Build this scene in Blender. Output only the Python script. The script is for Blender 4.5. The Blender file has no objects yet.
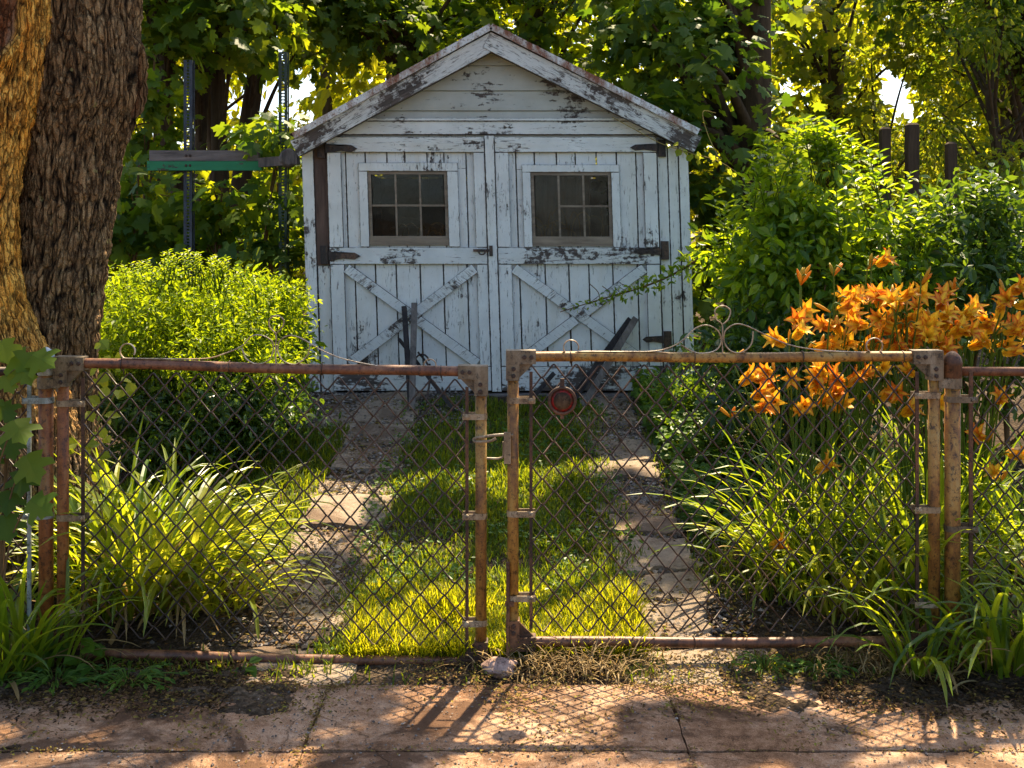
import bpy, math, random
import numpy as np
R = random.Random(7)
N = np.random.default_rng(11)
sc = bpy.context.scene
COL = sc.collection
F, CX, HY, CH = 1100.0, 512.0, 235.0, 1.6          # focal length (px), horizon row, eye height
rad = math.radians

def P(px, py, Y):
    return np.array([(px-CX)*Y/F, Y, CH-(py-HY)*Y/F])

# ---------------------------------------------------------------- sun
SUN_EL, SUN_AZ = 57.0, 18.0
SUN = np.array([math.sin(rad(SUN_AZ))*math.cos(rad(SUN_EL)), math.cos(rad(SUN_AZ))*math.cos(rad(SUN_EL)), math.sin(rad(SUN_EL))])

# ---------------------------------------------------------------- noise
def _hash(ix, iy, iz, seed=0):
    h = (ix.astype(np.int64)*374761393 + iy.astype(np.int64)*668265263 + iz.astype(np.int64)*2147483647 + seed*974711) & 0xffffffff
    h = ((h ^ (h >> 13))*1274126177) & 0xffffffff
    h = h ^ (h >> 16)
    return (h & 0xffffff)/float(0xffffff)
def vnoise(p, seed=0):
    p = np.asarray(p, float); i = np.floor(p); f = p-i; f = f*f*(3-2*f); i = i.astype(np.int64)
    out = 0
    for dx in (0, 1):
        for dy in (0, 1):
            for dz in (0, 1):
                w = (f[..., 0] if dx else 1-f[..., 0])*(f[..., 1] if dy else 1-f[..., 1])*(f[..., 2] if dz else 1-f[..., 2])
                out = out + w*_hash(i[..., 0]+dx, i[..., 1]+dy, i[..., 2]+dz, seed)
    return out
def fbm(p, o=4, seed=0):
    s = 0; a = .5; p = np.asarray(p, float)
    for k in range(o):
        s = s+a*vnoise(p*(2**k), seed+k); a *= .5
    return s

# ---------------------------------------------------------------- ground height
def gz(x, y):
    x = np.asarray(x, float); y = np.asarray(y, float)
    z = np.where(y < 4.1, 0, np.where(y < 7.9, .124*(y-4.1), .471+.012*np.minimum(y-7.9, 60)))
    p = np.stack([x*1.3, y*1.3, x*0], -1)
    b = (fbm(p, 3, 5)-.45)*.05*np.clip((y-4.0)/.6, 0, 1)
    return z+b

# ---------------------------------------------------------------- object helpers
def wloc(o):
    v = np.zeros(3)
    while o is not None:
        v = v+np.array(o.location); o = o.parent
    return v
def build(name, V, groups, mat, parent=None, loc=None, smooth=False, attrs=None):
    V = np.asarray(V, float).reshape(-1, 3)
    if parent is not None:
        off = wloc(parent)
    else:
        off = np.array(loc if loc is not None else (V[:, 0].mean(), V[:, 1].mean(), V[:, 2].min()))
    me = bpy.data.meshes.new(name)
    gs = [np.asarray(g, np.int64) for g in groups if len(g)]
    nl = sum(g.size for g in gs); nf = sum(len(g) for g in gs)
    me.vertices.add(len(V)); me.vertices.foreach_set('co', (V-off).astype(np.float32).ravel())
    me.loops.add(nl); me.loops.foreach_set('vertex_index', np.concatenate([g.ravel() for g in gs]).astype(np.int32))
    me.polygons.add(nf)
    tot = np.concatenate([np.full(len(g), g.shape[1]) for g in gs])
    st = np.concatenate([[0], np.cumsum(tot)[:-1]])
    me.polygons.foreach_set('loop_start', st.astype(np.int32))
    me.polygons.foreach_set('use_smooth', np.full(nf, smooth))
    for k, a in (attrs or {}).items():
        at = me.attributes.new(k, 'FLOAT', 'POINT'); at.data.foreach_set('value', np.asarray(a, np.float32))
    me.update(calc_edges=True); me.validate()
    if mat: me.materials.append(mat)
    o = bpy.data.objects.new(name, me); COL.objects.link(o)
    if parent is not None: o.parent = parent
    else: o.location = off
    return o
def tag(o, label=None, cat=None, group=None, kind=None):
    if label: o['label'] = label
    if cat: o['category'] = cat
    if group: o['group'] = group
    if kind: o['kind'] = kind
    return o
def empty(name, loc, label, cat, group=None):
    o = bpy.data.objects.new(name, None); COL.objects.link(o); o.location = tuple(loc); o.empty_display_size = .1
    return tag(o, label, cat, group)

class MB:
    def __init__(s, edge=0): s.v = []; s.f = {3: [], 4: []}; s.n = 0; s.big = []; s.edge = edge; s.a = []
    def worn(s, v, front, fs):
        # a board whose paint is rubbed off along the edges of its front face
        q = v[list(front)]; e = s.edge; ex = norm(q[1]-q[0]); ey = norm(q[3]-q[0]); w = np.linalg.norm(q[1]-q[0]); h = np.linalg.norm(q[3]-q[0]); i, j = min(e, w*.3), min(e, h*.3)
        inn = np.array([q[0]+ex*i+ey*j, q[1]-ex*i+ey*j, q[2]-ex*i-ey*j, q[3]+ex*i-ey*j]); n = len(v)
        fs = [f for f in fs if set(f) != set(front)]+[(n, n+1, n+2, n+3)]+[(front[k], front[(k+1) % 4], n+(k+1) % 4, n+k) for k in range(4)]
        s.add(np.vstack([v, inn]), fs, [1.]*n+[0.]*4)
    def add(s, v, fs, a=None):
        v = np.asarray(v, float).reshape(-1, 3); b = s.n
        s.v.append(v); s.n += len(v); s.a.append(np.zeros(len(v)) if a is None else np.asarray(a, float))
        for f in fs:
            if len(f) in (3, 4): s.f[len(f)].append([i+b for i in f])
            else: s.big.append([i+b for i in f])
    def box(s, lo, hi, fn=None):
        x0, y0, z0 = lo; x1, y1, z1 = hi
        v = np.array([(x0, y0, z0), (x1, y0, z0), (x1, y1, z0), (x0, y1, z0), (x0, y0, z1), (x1, y0, z1), (x1, y1, z1), (x0, y1, z1)], float)
        if fn: v = fn(v)
        if s.edge: return s.worn(np.asarray(v), (0, 1, 5, 4), [(0, 3, 2, 1), (4, 5, 6, 7), (0, 1, 5, 4), (1, 2, 6, 5), (2, 3, 7, 6), (3, 0, 4, 7)])
        s.add(v, [(0, 3, 2, 1), (4, 5, 6, 7), (0, 1, 5, 4), (1, 2, 6, 5), (2, 3, 7, 6), (3, 0, 4, 7)])
    def hexa(s, v):
        s.add(v, [(0, 3, 2, 1), (4, 5, 6, 7), (0, 1, 5, 4), (1, 2, 6, 5), (2, 3, 7, 6), (3, 0, 4, 7)])
    def beam(s, a, b, w, t, up=(0, -1, 0), ext=0):
        # a board from a to b: width w across, thickness t along 'up'
        a = np.asarray(a, float); b = np.asarray(b, float); d = b-a; L = np.linalg.norm(d); d = d/L
        u = np.asarray(up, float); u = u-d*u.dot(d); u /= np.linalg.norm(u); n = np.cross(d, u)
        a = a-d*ext; b = b+d*ext
        v = [a-n*w/2, a+n*w/2, a+n*w/2+u*t, a-n*w/2+u*t, b-n*w/2, b+n*w/2, b+n*w/2+u*t, b-n*w/2+u*t]
        if s.edge: return s.worn(np.array(v), (3, 2, 6, 7), [(0, 3, 2, 1), (4, 5, 6, 7), (0, 1, 5, 4), (1, 2, 6, 5), (2, 3, 7, 6), (3, 0, 4, 7)])
        s.hexa(np.array(v))
    def tube(s, pts, r, n=8, cap=True, flat=None):
        pts = np.asarray(pts, float); m = len(pts); rr = np.broadcast_to(np.asarray(r, float), (m,))
        d = np.gradient(pts, axis=0); d /= np.linalg.norm(d, axis=1)[:, None]+1e-12
        ref = np.array([0., 1, 0]) if flat is not None else (np.array([0., 0, 1]) if abs(d[0][2]) < .9 else np.array([0., 1, 0]))
        u = ref-d[0]*ref.dot(d[0]); u /= np.linalg.norm(u)
        an = np.arange(n)*2*math.pi/n; V = []
        for i in range(m):
            u = u-d[i]*u.dot(d[i])
            if flat is not None: u = np.array([0., 1, 0])-d[i]*d[i][1]
            u = u/(np.linalg.norm(u)+1e-12); w = np.cross(d[i], u)
            k = flat if flat is not None else 1
            V.append(pts[i]+rr[i]*(np.cos(an)[:, None]*u*k+np.sin(an)[:, None]*w))
        V = np.concatenate(V); fs = []
        for i in range(m-1):
            for j in range(n):
                k = (j+1) % n
                fs.append((i*n+j, i*n+k, (i+1)*n+k, (i+1)*n+j))
        if cap:
            c0 = len(V); V = np.vstack([V, pts[0], pts[-1]])
            for j in range(n):
                k = (j+1) % n
                fs.append((c0, k, j)); fs.append((c0+1, (m-1)*n+j, (m-1)*n+k))
        s.add(V, fs)
    def lathe(s, c, axis, prof, n=20):
        # prof: list of (radius, distance along axis)
        c = np.asarray(c, float); ax = np.asarray(axis, float); ax /= np.linalg.norm(ax)
        ref = np.array([1., 0, 0]) if abs(ax[0]) < .9 else np.array([0, 1., 0])
        u = ref-ax*ref.dot(ax); u /= np.linalg.norm(u); w = np.cross(ax, u); an = np.arange(n)*2*math.pi/n
        V = np.concatenate([c+ax*h+r*(np.cos(an)[:, None]*u+np.sin(an)[:, None]*w) for r, h in prof]); fs = []
        for i in range(len(prof)-1):
            for j in range(n):
                k = (j+1) % n; fs.append((i*n+j, i*n+k, (i+1)*n+k, (i+1)*n+j))
        s.add(V, fs)
    def build(s, name, mat, parent=None, smooth=False, loc=None):
        return build(name, np.concatenate(s.v), [s.f[3], s.f[4]], mat, parent, loc, smooth, {'edge': np.concatenate(s.a)} if s.edge else None)

# ---------------------------------------------------------------- materials
def newmat(name):
    m = bpy.data.materials.new(name); m.use_nodes = True; t = m.node_tree; t.nodes.clear()
    o = t.nodes.new('ShaderNodeOutputMaterial'); return m, t, o
def nd(t, typ, **k):
    n = t.nodes.new(typ)
    for a, v in k.items():
        if a.startswith('i_'):
            key = a[2:]; key = int(key) if key.isdigit() else key.replace('_', ' ')
            n.inputs[key].default_value = v
        else: setattr(n, a, v)
    return n
def ramp(t, fac, stops, interp='LINEAR'):
    r = t.nodes.new('ShaderNodeValToRGB'); e = r.color_ramp.elements; r.color_ramp.interpolation = interp
    while len(e) < len(stops): e.new(.5)
    for el, (p, c) in zip(e, stops):
        el.position = p; el.color = (c[0], c[1], c[2], 1) if not isinstance(c, (int, float)) else (c, c, c, 1)
    t.links.new(fac, r.inputs[0]); return r.outputs[0]
def coords(t, scale=(1, 1, 1), rot=(0, 0, 0), which='Object'):
    tc = nd(t, 'ShaderNodeTexCoord'); mp = nd(t, 'ShaderNodeMapping'); mp.inputs['Scale'].default_value = scale; mp.inputs['Rotation'].default_value = rot
    t.links.new(tc.outputs[which], mp.inputs[0]); return mp.outputs[0]
def noise(t, vec, scale, detail=6, rough=.6, dist=0):
    n = nd(t, 'ShaderNodeTexNoise'); n.inputs['Scale'].default_value = scale; n.inputs['Detail'].default_value = detail
    n.inputs['Roughness'].default_value = rough; n.inputs['Distortion'].default_value = dist
    t.links.new(vec, n.inputs['Vector']); return n.outputs['Fac']
def mix(t, fac, a, b, typ='MIX'):
    m = nd(t, 'ShaderNodeMixRGB', blend_type=typ)
    for i, x in enumerate((fac, a, b)):
        if isinstance(x, (int, float)): m.inputs[i].default_value = x if i == 0 else (x, x, x, 1)
        elif isinstance(x, tuple): m.inputs[i].default_value = (*x, 1)
        else: t.links.new(x, m.inputs[i])
    return m.outputs[0]
def math_(t, op, a, b=None):
    m = nd(t, 'ShaderNodeMath', operation=op)
    for i, x in enumerate((a, b)):
        if x is None: continue
        if isinstance(x, (int, float)): m.inputs[i].default_value = x
        else: t.links.new(x, m.inputs[i])
    return m.outputs[0]
def principled(t, out, col, rough=.7, spec=.3, bump=None, bstr=.3, bdist=.01, metal=0):
    b = nd(t, 'ShaderNodeBsdfPrincipled'); b.inputs['Specular IOR Level'].default_value = spec; b.inputs['Metallic'].default_value = metal
    if isinstance(col, tuple): b.inputs['Base Color'].default_value = (*col, 1)
    else: t.links.new(col, b.inputs['Base Color'])
    if isinstance(rough, (int, float)): b.inputs['Roughness'].default_value = rough
    else: t.links.new(rough, b.inputs['Roughness'])
    if bump is not None:
        bn = nd(t, 'ShaderNodeBump'); bn.inputs['Strength'].default_value = bstr; bn.inputs['Distance'].default_value = bdist
        t.links.new(bump, bn.inputs['Height']); t.links.new(bn.outputs[0], b.inputs['Normal'])
    t.links.new(b.outputs[0], out.inputs[0]); return b

def m_paint(name, base, grain='z', peel=.60, crack=.5, rot=(0, 0, 0), wood=((.035, .03, .028), (.14, .115, .1))):
    """old flaking white paint over grey weathered wood; grain runs along one axis"""
    m, t, o = newmat(name)
    sc_ = {'z': (1, 1, .12), 'x': (.12, 1, 1), 'y': (1, .12, 1)}[grain]
    tc = nd(t, 'ShaderNodeTexCoord'); mr = nd(t, 'ShaderNodeMapping'); mr.inputs['Rotation'].default_value = rot
    t.links.new(tc.outputs['Object'], mr.inputs[0])
    mp = nd(t, 'ShaderNodeMapping'); mp.inputs['Scale'].default_value = sc_; t.links.new(mr.outputs[0], mp.inputs[0])
    v = mp.outputs[0]; v0 = mr.outputs[0]
    big = noise(t, v0, 2.6, 3, .55)
    fine = noise(t, v, 34, 8, .68, .5)
    hair = noise(t, v, 90, 5, .7, .8)
    flake = noise(t, v0, 30, 7, .65, .4)
    sepz = nd(t, 'ShaderNodeSeparateXYZ'); t.links.new(tc.outputs['Object'], sepz.inputs[0]); foot = ramp(t, sepz.outputs['Z'], [(.0, .085), (.34, 0)])
    big = math_(t, 'ADD', big, foot) if rot == (0, 0, 0) else big
    s = math_(t, 'ADD', math_(t, 'MULTIPLY', big, .55), math_(t, 'ADD', math_(t, 'MULTIPLY', fine, .32), math_(t, 'MULTIPLY', flake, .30)))
    pm = ramp(t, s, [(peel, 0), (peel+.035, 1)])
    cm = ramp(t, math_(t, 'ADD', math_(t, 'MULTIPLY', hair, .8), math_(t, 'MULTIPLY', big, .35)), [(.40+.22*crack*0+.30*(1-crack)+.20, 0), (.66+.30*(1-crack), .75)])
    pm2 = ramp(t, noise(t, v, 75, 6, .75), [(.625, 0), (.665, .85)])
    mask = math_(t, 'MAXIMUM', math_(t, 'MAXIMUM', pm, pm2), cm)
    ea = nd(t, 'ShaderNodeAttribute', attribute_name='edge')
    em = ramp(t, math_(t, 'ADD', math_(t, 'MULTIPLY', ea.outputs['Fac'], .62), math_(t, 'SUBTRACT', math_(t, 'ADD', math_(t, 'MULTIPLY', flake, .9), math_(t, 'MULTIPLY', fine, .5)), .5)), [(.56, 0), (.70, .95)])
    mask = math_(t, 'MAXIMUM', mask, em)
    tint = noise(t, v0, 5, 5, .6)
    paint = mix(t, ramp(t, tint, [(.3, 0), (.7, 1)]), tuple(c*.80 for c in base), base)
    yel = ramp(t, noise(t, v, 9, 5, .6), [(.5, 0), (.8, .5)])
    paint = mix(t, yel, paint, (base[0]*.75, base[1]*.68, base[2]*.55))
    wd = ramp(t, noise(t, v, 50, 6, .7), [(.3, wood[0]), (.7, wood[1])])
    colr = mix(t, mask, paint, wd)
    h = math_(t, 'SUBTRACT', math_(t, 'MULTIPLY', hair, .4), mask)
    principled(t, o, colr, .75, .2, h, .6, .004)
    return m
def m_wood(name, c0, c1, grain='z', rough=.85, rot=(0, 0, 0), scale=30):
    m, t, o = newmat(name); s = {'z': (1, 1, .1), 'x': (.1, 1, 1), 'y': (1, .1, 1)}[grain]
    tc = nd(t, 'ShaderNodeTexCoord'); mr = nd(t, 'ShaderNodeMapping'); mr.inputs['Rotation'].default_value = rot
    t.links.new(tc.outputs['Object'], mr.inputs[0]); mp = nd(t, 'ShaderNodeMapping'); mp.inputs['Scale'].default_value = s
    t.links.new(mr.outputs[0], mp.inputs[0]); v = mp.outputs[0]
    g = noise(t, v, scale, 8, .7, .6); b = noise(t, mr.outputs[0], 4, 4)
    c = ramp(t, math_(t, 'ADD', math_(t, 'MULTIPLY', g, .7), math_(t, 'MULTIPLY', b, .3)), [(.32, c0), (.66, c1)])
    principled(t, o, c, rough, .2, g, .5, .005); return m
def m_rust(name, stops, rough=.65, spec=.35, scale=22, metal=0):
    m, t, o = newmat(name); v = coords(t, (1, 1, .35)); v2 = coords(t)
    a = noise(t, v, scale, 8, .7, .3); b = noise(t, v2, 3.2, 4, .5); c = noise(t, v2, 140, 3, .6)
    f = math_(t, 'ADD', math_(t, 'MULTIPLY', a, .5), math_(t, 'ADD', math_(t, 'MULTIPLY', b, .4), math_(t, 'MULTIPLY', c, .1)))
    f = math_(t, 'ADD', math_(t, 'MULTIPLY', math_(t, 'SUBTRACT', f, .5), 2.1), .5)
    cr = ramp(t, f, stops)
    sp = ramp(t, noise(t, v2, 48, 8, .8), [(.52, 0), (.60, .85)])
    cr = mix(t, sp, cr, tuple(x*.45 for x in stops[0][1]))
    principled(t, o, cr, rough, spec, math_(t, 'ADD', a, c), .35, .002, metal); return m
def m_leaf(name, stops, tstops, trans=.45, rough=.5, spec=.22):
    m, t, o = newmat(name); g = nd(t, 'ShaderNodeNewGeometry')
    rnd = g.outputs['Random Per Island']
    v = coords(t); vein = noise(t, v, 60, 3, .5)
    c = ramp(t, rnd, stops); c = mix(t, .35, c, ramp(t, vein, [(.3, .55), (.7, 1.0)]), 'MULTIPLY')
    c2 = ramp(t, rnd, tstops)
    b = nd(t, 'ShaderNodeBsdfPrincipled'); b.inputs['Roughness'].default_value = rough; b.inputs['Specular IOR Level'].default_value = spec
    t.links.new(c, b.inputs['Base Color'])
    tr = nd(t, 'ShaderNodeBsdfTranslucent'); t.links.new(c2, tr.inputs[0])
    mx = nd(t, 'ShaderNodeMixShader'); mx.inputs[0].default_value = trans
    t.links.new(b.outputs[0], mx.inputs[1]); t.links.new(tr.outputs[0], mx.inputs[2]); t.links.new(mx.outputs[0], o.inputs[0])
    return m

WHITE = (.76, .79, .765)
M = {}
M['paint_v'] = m_paint('flaking_paint_upright', WHITE, 'z', .665, .8)
M['paint_h'] = m_paint('flaking_paint_level', WHITE, 'x', .635, .85)
M['paint_old'] = m_paint('flaking_paint_rails', (.70, .735, .72), 'x', .63, .8)
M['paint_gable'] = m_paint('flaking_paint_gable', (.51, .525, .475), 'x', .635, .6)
M['paint_rake_left'] = m_paint('flaking_paint_rake', (.70, .72, .70), 'x', .635, 1.0, (0, rad(29.4), 0))
M['paint_rake_right'] = m_paint('flaking_paint_rake_fall', (.70, .72, .70), 'x', .635, 1.0, (0, rad(-27), 0))
M['paint_brace_a'] = m_paint('flaking_paint_brace', (.72, .755, .74), 'x', .64, .95, (0, rad(38), 0))
M['paint_brace_b'] = m_paint('flaking_paint_brace_rise', (.72, .755, .74), 'x', .635, .95, (0, rad(-38), 0))
M['jamb'] = m_wood('bare_brown_wood', (.045, .03, .025), (.15, .10, .08), 'z')
M['sash'] = m_wood('bare_sash_wood', (.10, .075, .055), (.34, .28, .21), 'x', scale=22)
M['greywood'] = m_wood('grey_weathered_wood', (.04, .037, .035), (.22, .19, .17), 'z')
M['greywood_x'] = m_wood('grey_weathered_plank', (.05, .045, .045), (.24, .21, .20), 'x')
M['darkstick'] = m_wood('dark_damp_wood', (.012, .011, .013), (.06, .052, .05), 'z')
M['postwood'] = m_wood('brown_fence_wood', (.02, .014, .009), (.09, .06, .035), 'z')
M['shingle'] = m_rust('roof_shingle', [(.3, (.05, .035, .03)), (.5, (.16, .08, .06)), (.72, (.24, .16, .13))], .9, .1)
M['drip'] = m_rust('painted_drip_edge', [(.35, (.22, .08, .04)), (.47, (.42, .36, .32)), (.6, (.66, .68, .68))], .6, .3, 14)
M['iron'] = m_rust('black_rusty_iron', [(.35, (.018, .015, .016)), (.55, (.06, .04, .03)), (.75, (.14, .075, .045))], .6, .4)
M['rust_rail'] = m_rust('rusty_rail', [(.25, (.045, .017, .009)), (.5, (.15, .055, .024)), (.75, (.24, .11, .05))], .5, .45)
M['rust_tan'] = m_rust('rust_over_tan', [(.25, (.05, .022, .010)), (.42, (.20, .085, .018)), (.6, (.34, .18, .035)), (.8, (.36, .25, .085))], .5, .4)
M['rust_orange'] = m_rust('orange_rust_pipe', [(.25, (.07, .025, .010)), (.45, (.24, .075, .016)), (.62, (.28, .13, .04)), (.8, (.22, .17, .09))], .5, .4)
M['rust_dark'] = m_rust('dark_rust', [(.3, (.022, .014, .010)), (.55, (.09, .04, .02)), (.75, (.20, .09, .04))], .6, .35)
M['wire'] = m_rust('rusty_wire', [(.3, (.012, .006, .004)), (.5, (.04, .018, .009)), (.75, (.13, .07, .038))], .45, .5)
M['bracket'] = m_rust('corroded_zinc', [(.25, (.035, .022, .012)), (.5, (.14, .10, .055)), (.75, (.26, .21, .14))], .55, .45)
M['band'] = m_rust('pale_zinc_band', [(.25, (.10, .06, .03)), (.5, (.27, .19, .105)), (.75, (.40, .32, .21))], .5, .45)
M['zinc'] = m_rust('blue_grey_zinc', [(.3, (.12, .11, .08)), (.5, (.26, .29, .27)), (.7, (.42, .48, .48))], .45, .5)
M['scroll'] = m_rust('worn_strap_iron', [(.3, (.14, .07, .035)), (.5, (.36, .25, .14)), (.72, (.56, .44, .30))], .4, .55)
M['bolt'] = m_rust('dark_bolt', [(.3, (.015, .010, .008)), (.7, (.06, .03, .02))], .5, .4)
M['greenpost'] = m_rust('dark_green_steel', [(.32, (.012, .022, .018)), (.5, (.022, .055, .042)), (.7, (.045, .10, .075))], .5, .4, 12)
M['bluepost'] = m_rust('dark_blue_steel', [(.32, (.010, .014, .022)), (.5, (.022, .034, .055)), (.7, (.05, .07, .10))], .5, .4, 12)
M['greenboard'] = m_paint('green_flaking_board', (.04, .24, .12), 'x', .66, .35)

def m_bark(name):
    m, t, o = newmat(name)
    fu = nd(t, 'ShaderNodeAttribute', attribute_name='furrow')
    a = nd(t, 'ShaderNodeAttribute', attribute_name='sun_tint'); s = nd(t, 'ShaderNodeAttribute', attribute_name='scar')
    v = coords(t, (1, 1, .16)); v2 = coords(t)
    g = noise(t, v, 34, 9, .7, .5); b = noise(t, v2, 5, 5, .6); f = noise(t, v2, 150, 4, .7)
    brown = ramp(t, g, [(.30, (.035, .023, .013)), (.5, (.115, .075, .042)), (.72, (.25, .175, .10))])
    sun_tint = ramp(t, g, [(.30, (.16, .055, .010)), (.46, (.58, .25, .03)), (.66, (.80, .46, .09))])  # orange of sunlight put into the bark colour
    c = mix(t, math_(t, 'MULTIPLY', a.outputs['Fac'], ramp(t, b, [(.25, .55), (.6, 1)])), brown, sun_tint)
    cre = ramp(t, fu.outputs['Fac'], [(.08, .14), (.22, .75), (.48, 1.9)]); c = mix(t, 1, c, cre, 'MULTIPLY')
    sc2 = ramp(t, noise(t, v, 12, 6, .65, .4), [(.36, (.08, .028, .012)), (.48, (.30, .11, .04)), (.56, (.42, .22, .12)), (.68, (.55, .38, .26))])
    c = mix(t, s.outputs['Fac'], c, sc2)
    pw = nd(t, 'ShaderNodeMixRGB'); pw.inputs[0].default_value = .05; t.links.new(v, pw.inputs[1]); pn = nd(t, 'ShaderNodeTexNoise'); pn.inputs['Scale'].default_value = 9; pn.inputs['Detail'].default_value = 5; t.links.new(v2, pn.inputs['Vector']); t.links.new(pn.outputs['Color'], pw.inputs[2])
    pv = nd(t, 'ShaderNodeTexVoronoi', feature='DISTANCE_TO_EDGE'); pv.inputs['Scale'].default_value = 42; t.links.new(pw.outputs[0], pv.inputs['Vector'])
    plate = ramp(t, pv.outputs['Distance'], [(.02, .22), (.16, 1)]); c = mix(t, .85, c, plate, 'MULTIPLY'); c = mix(t, .8, c, ramp(t, f, [(.32, .45), (.66, 1.45)]), 'MULTIPLY')
    lich = ramp(t, noise(t, v2, 17, 3, .5), [(.70, 0), (.73, .8)])
    c = mix(t, lich, c, (.34, .30, .12))
    principled(t, o, c, .9, .15, math_(t, 'ADD', math_(t, 'ADD', g, plate), math_(t, 'MULTIPLY', f, .8)), 1, .012); return m
M['bark'] = m_bark('furrowed_bark')
M['bark2'] = m_wood('dark_tree_bark', (.022, .014, .008), (.10, .065, .034), 'z', .9, scale=18)
M['twig'] = m_wood('twig_bark', (.06, .035, .015), (.20, .12, .05), 'z', .85, scale=40)
M['twig_yellow'] = m_wood('pale_vine_stem', (.16, .12, .03), (.34, .26, .08), 'z', .8, scale=40)

G = {}
G['maple'] = m_leaf('maple_leaf', [(0, (.03, .075, .010)), (.5, (.055, .12, .014)), (1, (.10, .17, .018))], [(0, (.16, .26, .008)), (.6, (.32, .42, .010)), (1, (.55, .56, .012))], .50)
G['maple_dark'] = m_leaf('dark_maple_leaf', [(0, (.03, .08, .014)), (.5, (.06, .125, .020)), (1, (.10, .175, .028))], [(0, (.12, .23, .010)), (1, (.42, .50, .014))], .46, .5)
G['maple_gold'] = m_leaf('gold_green_leaf', [(0, (.05, .10, .010)), (.5, (.085, .135, .012)), (1, (.15, .18, .015))], [(0, (.20, .28, .010)), (.6, (.38, .42, .012)), (1, (.66, .58, .02))], .50)
G['far'] = m_leaf('far_leaf', [(0, (.06, .10, .008)), (1, (.16, .18, .012))], [(0, (.42, .48, .008)), (1, (.85, .76, .02))], .62)
G['hedge'] = m_leaf('hedge_leaf', [(0, (.06, .12, .008)), (.6, (.13, .20, .010)), (1, (.22, .28, .012))], [(0, (.28, .42, .006)), (1, (.62, .70, .010))], .46, .45, .2)
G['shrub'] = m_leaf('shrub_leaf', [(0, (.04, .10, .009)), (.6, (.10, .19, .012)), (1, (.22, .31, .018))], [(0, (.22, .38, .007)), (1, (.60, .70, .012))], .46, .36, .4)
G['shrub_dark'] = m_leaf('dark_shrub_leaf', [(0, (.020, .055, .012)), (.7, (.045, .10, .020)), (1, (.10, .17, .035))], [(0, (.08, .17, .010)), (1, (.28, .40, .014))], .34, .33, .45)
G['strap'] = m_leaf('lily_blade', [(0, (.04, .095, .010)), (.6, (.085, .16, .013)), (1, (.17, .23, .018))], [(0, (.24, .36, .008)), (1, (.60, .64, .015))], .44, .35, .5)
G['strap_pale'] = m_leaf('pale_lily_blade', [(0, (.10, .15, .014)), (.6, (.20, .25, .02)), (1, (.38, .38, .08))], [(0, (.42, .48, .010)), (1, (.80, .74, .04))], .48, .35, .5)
G['grass'] = m_leaf('grass_blade', [(0, (.03, .07, .008)), (.6, (.07, .12, .010)), (.92, (.15, .18, .014)), (1, (.26, .22, .06))], [(0, (.15, .24, .006)), (1, (.50, .52, .012))], .45, .5)
G['grass_sunlit'] = m_leaf('sunlit_grass_blade', [(0, (.08, .12, .008)), (.6, (.15, .18, .010)), (.9, (.24, .23, .015)), (1, (.34, .27, .08))], [(0, (.36, .42, .006)), (1, (.75, .66, .012))], .5, .5)  # yellower grass colour with sunlight painted in
G['dry'] = m_leaf('dry_grass', [(0, (.14, .085, .035)), (.6, (.28, .19, .08)), (1, (.40, .30, .15))], [(0, (.3, .18, .06)), (1, (.5, .36, .14))], .3, .7, .2)
G['weed'] = m_leaf('weed_leaf', [(0, (.03, .08, .012)), (1, (.09, .18, .02))], [(0, (.12, .25, .01)), (1, (.35, .45, .015))], .38, .4)
G['vine'] = m_leaf('yellow_vine_leaf', [(0, (.12, .17, .015)), (1, (.40, .40, .03))], [(0, (.4, .5, .02)), (1, (.8, .75, .04))], .4, .4)
G['mulch'] = m_leaf('dark_mulch', [(0, (.022, .013, .008)), (.6, (.065, .038, .018)), (.9, (.13, .075, .03)), (1, (.22, .16, .04))], [(0, (.05, .03, .01)), (1, (.2, .13, .04))], .1, .85, .1)
G['litter'] = m_leaf('fallen_bits', [(0, (.05, .028, .014)), (.45, (.16, .085, .03)), (.75, (.28, .19, .04)), (1, (.20, .20, .03))], [(0, (.1, .06, .02)), (1, (.3, .22, .05))], .15, .8, .15)
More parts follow.
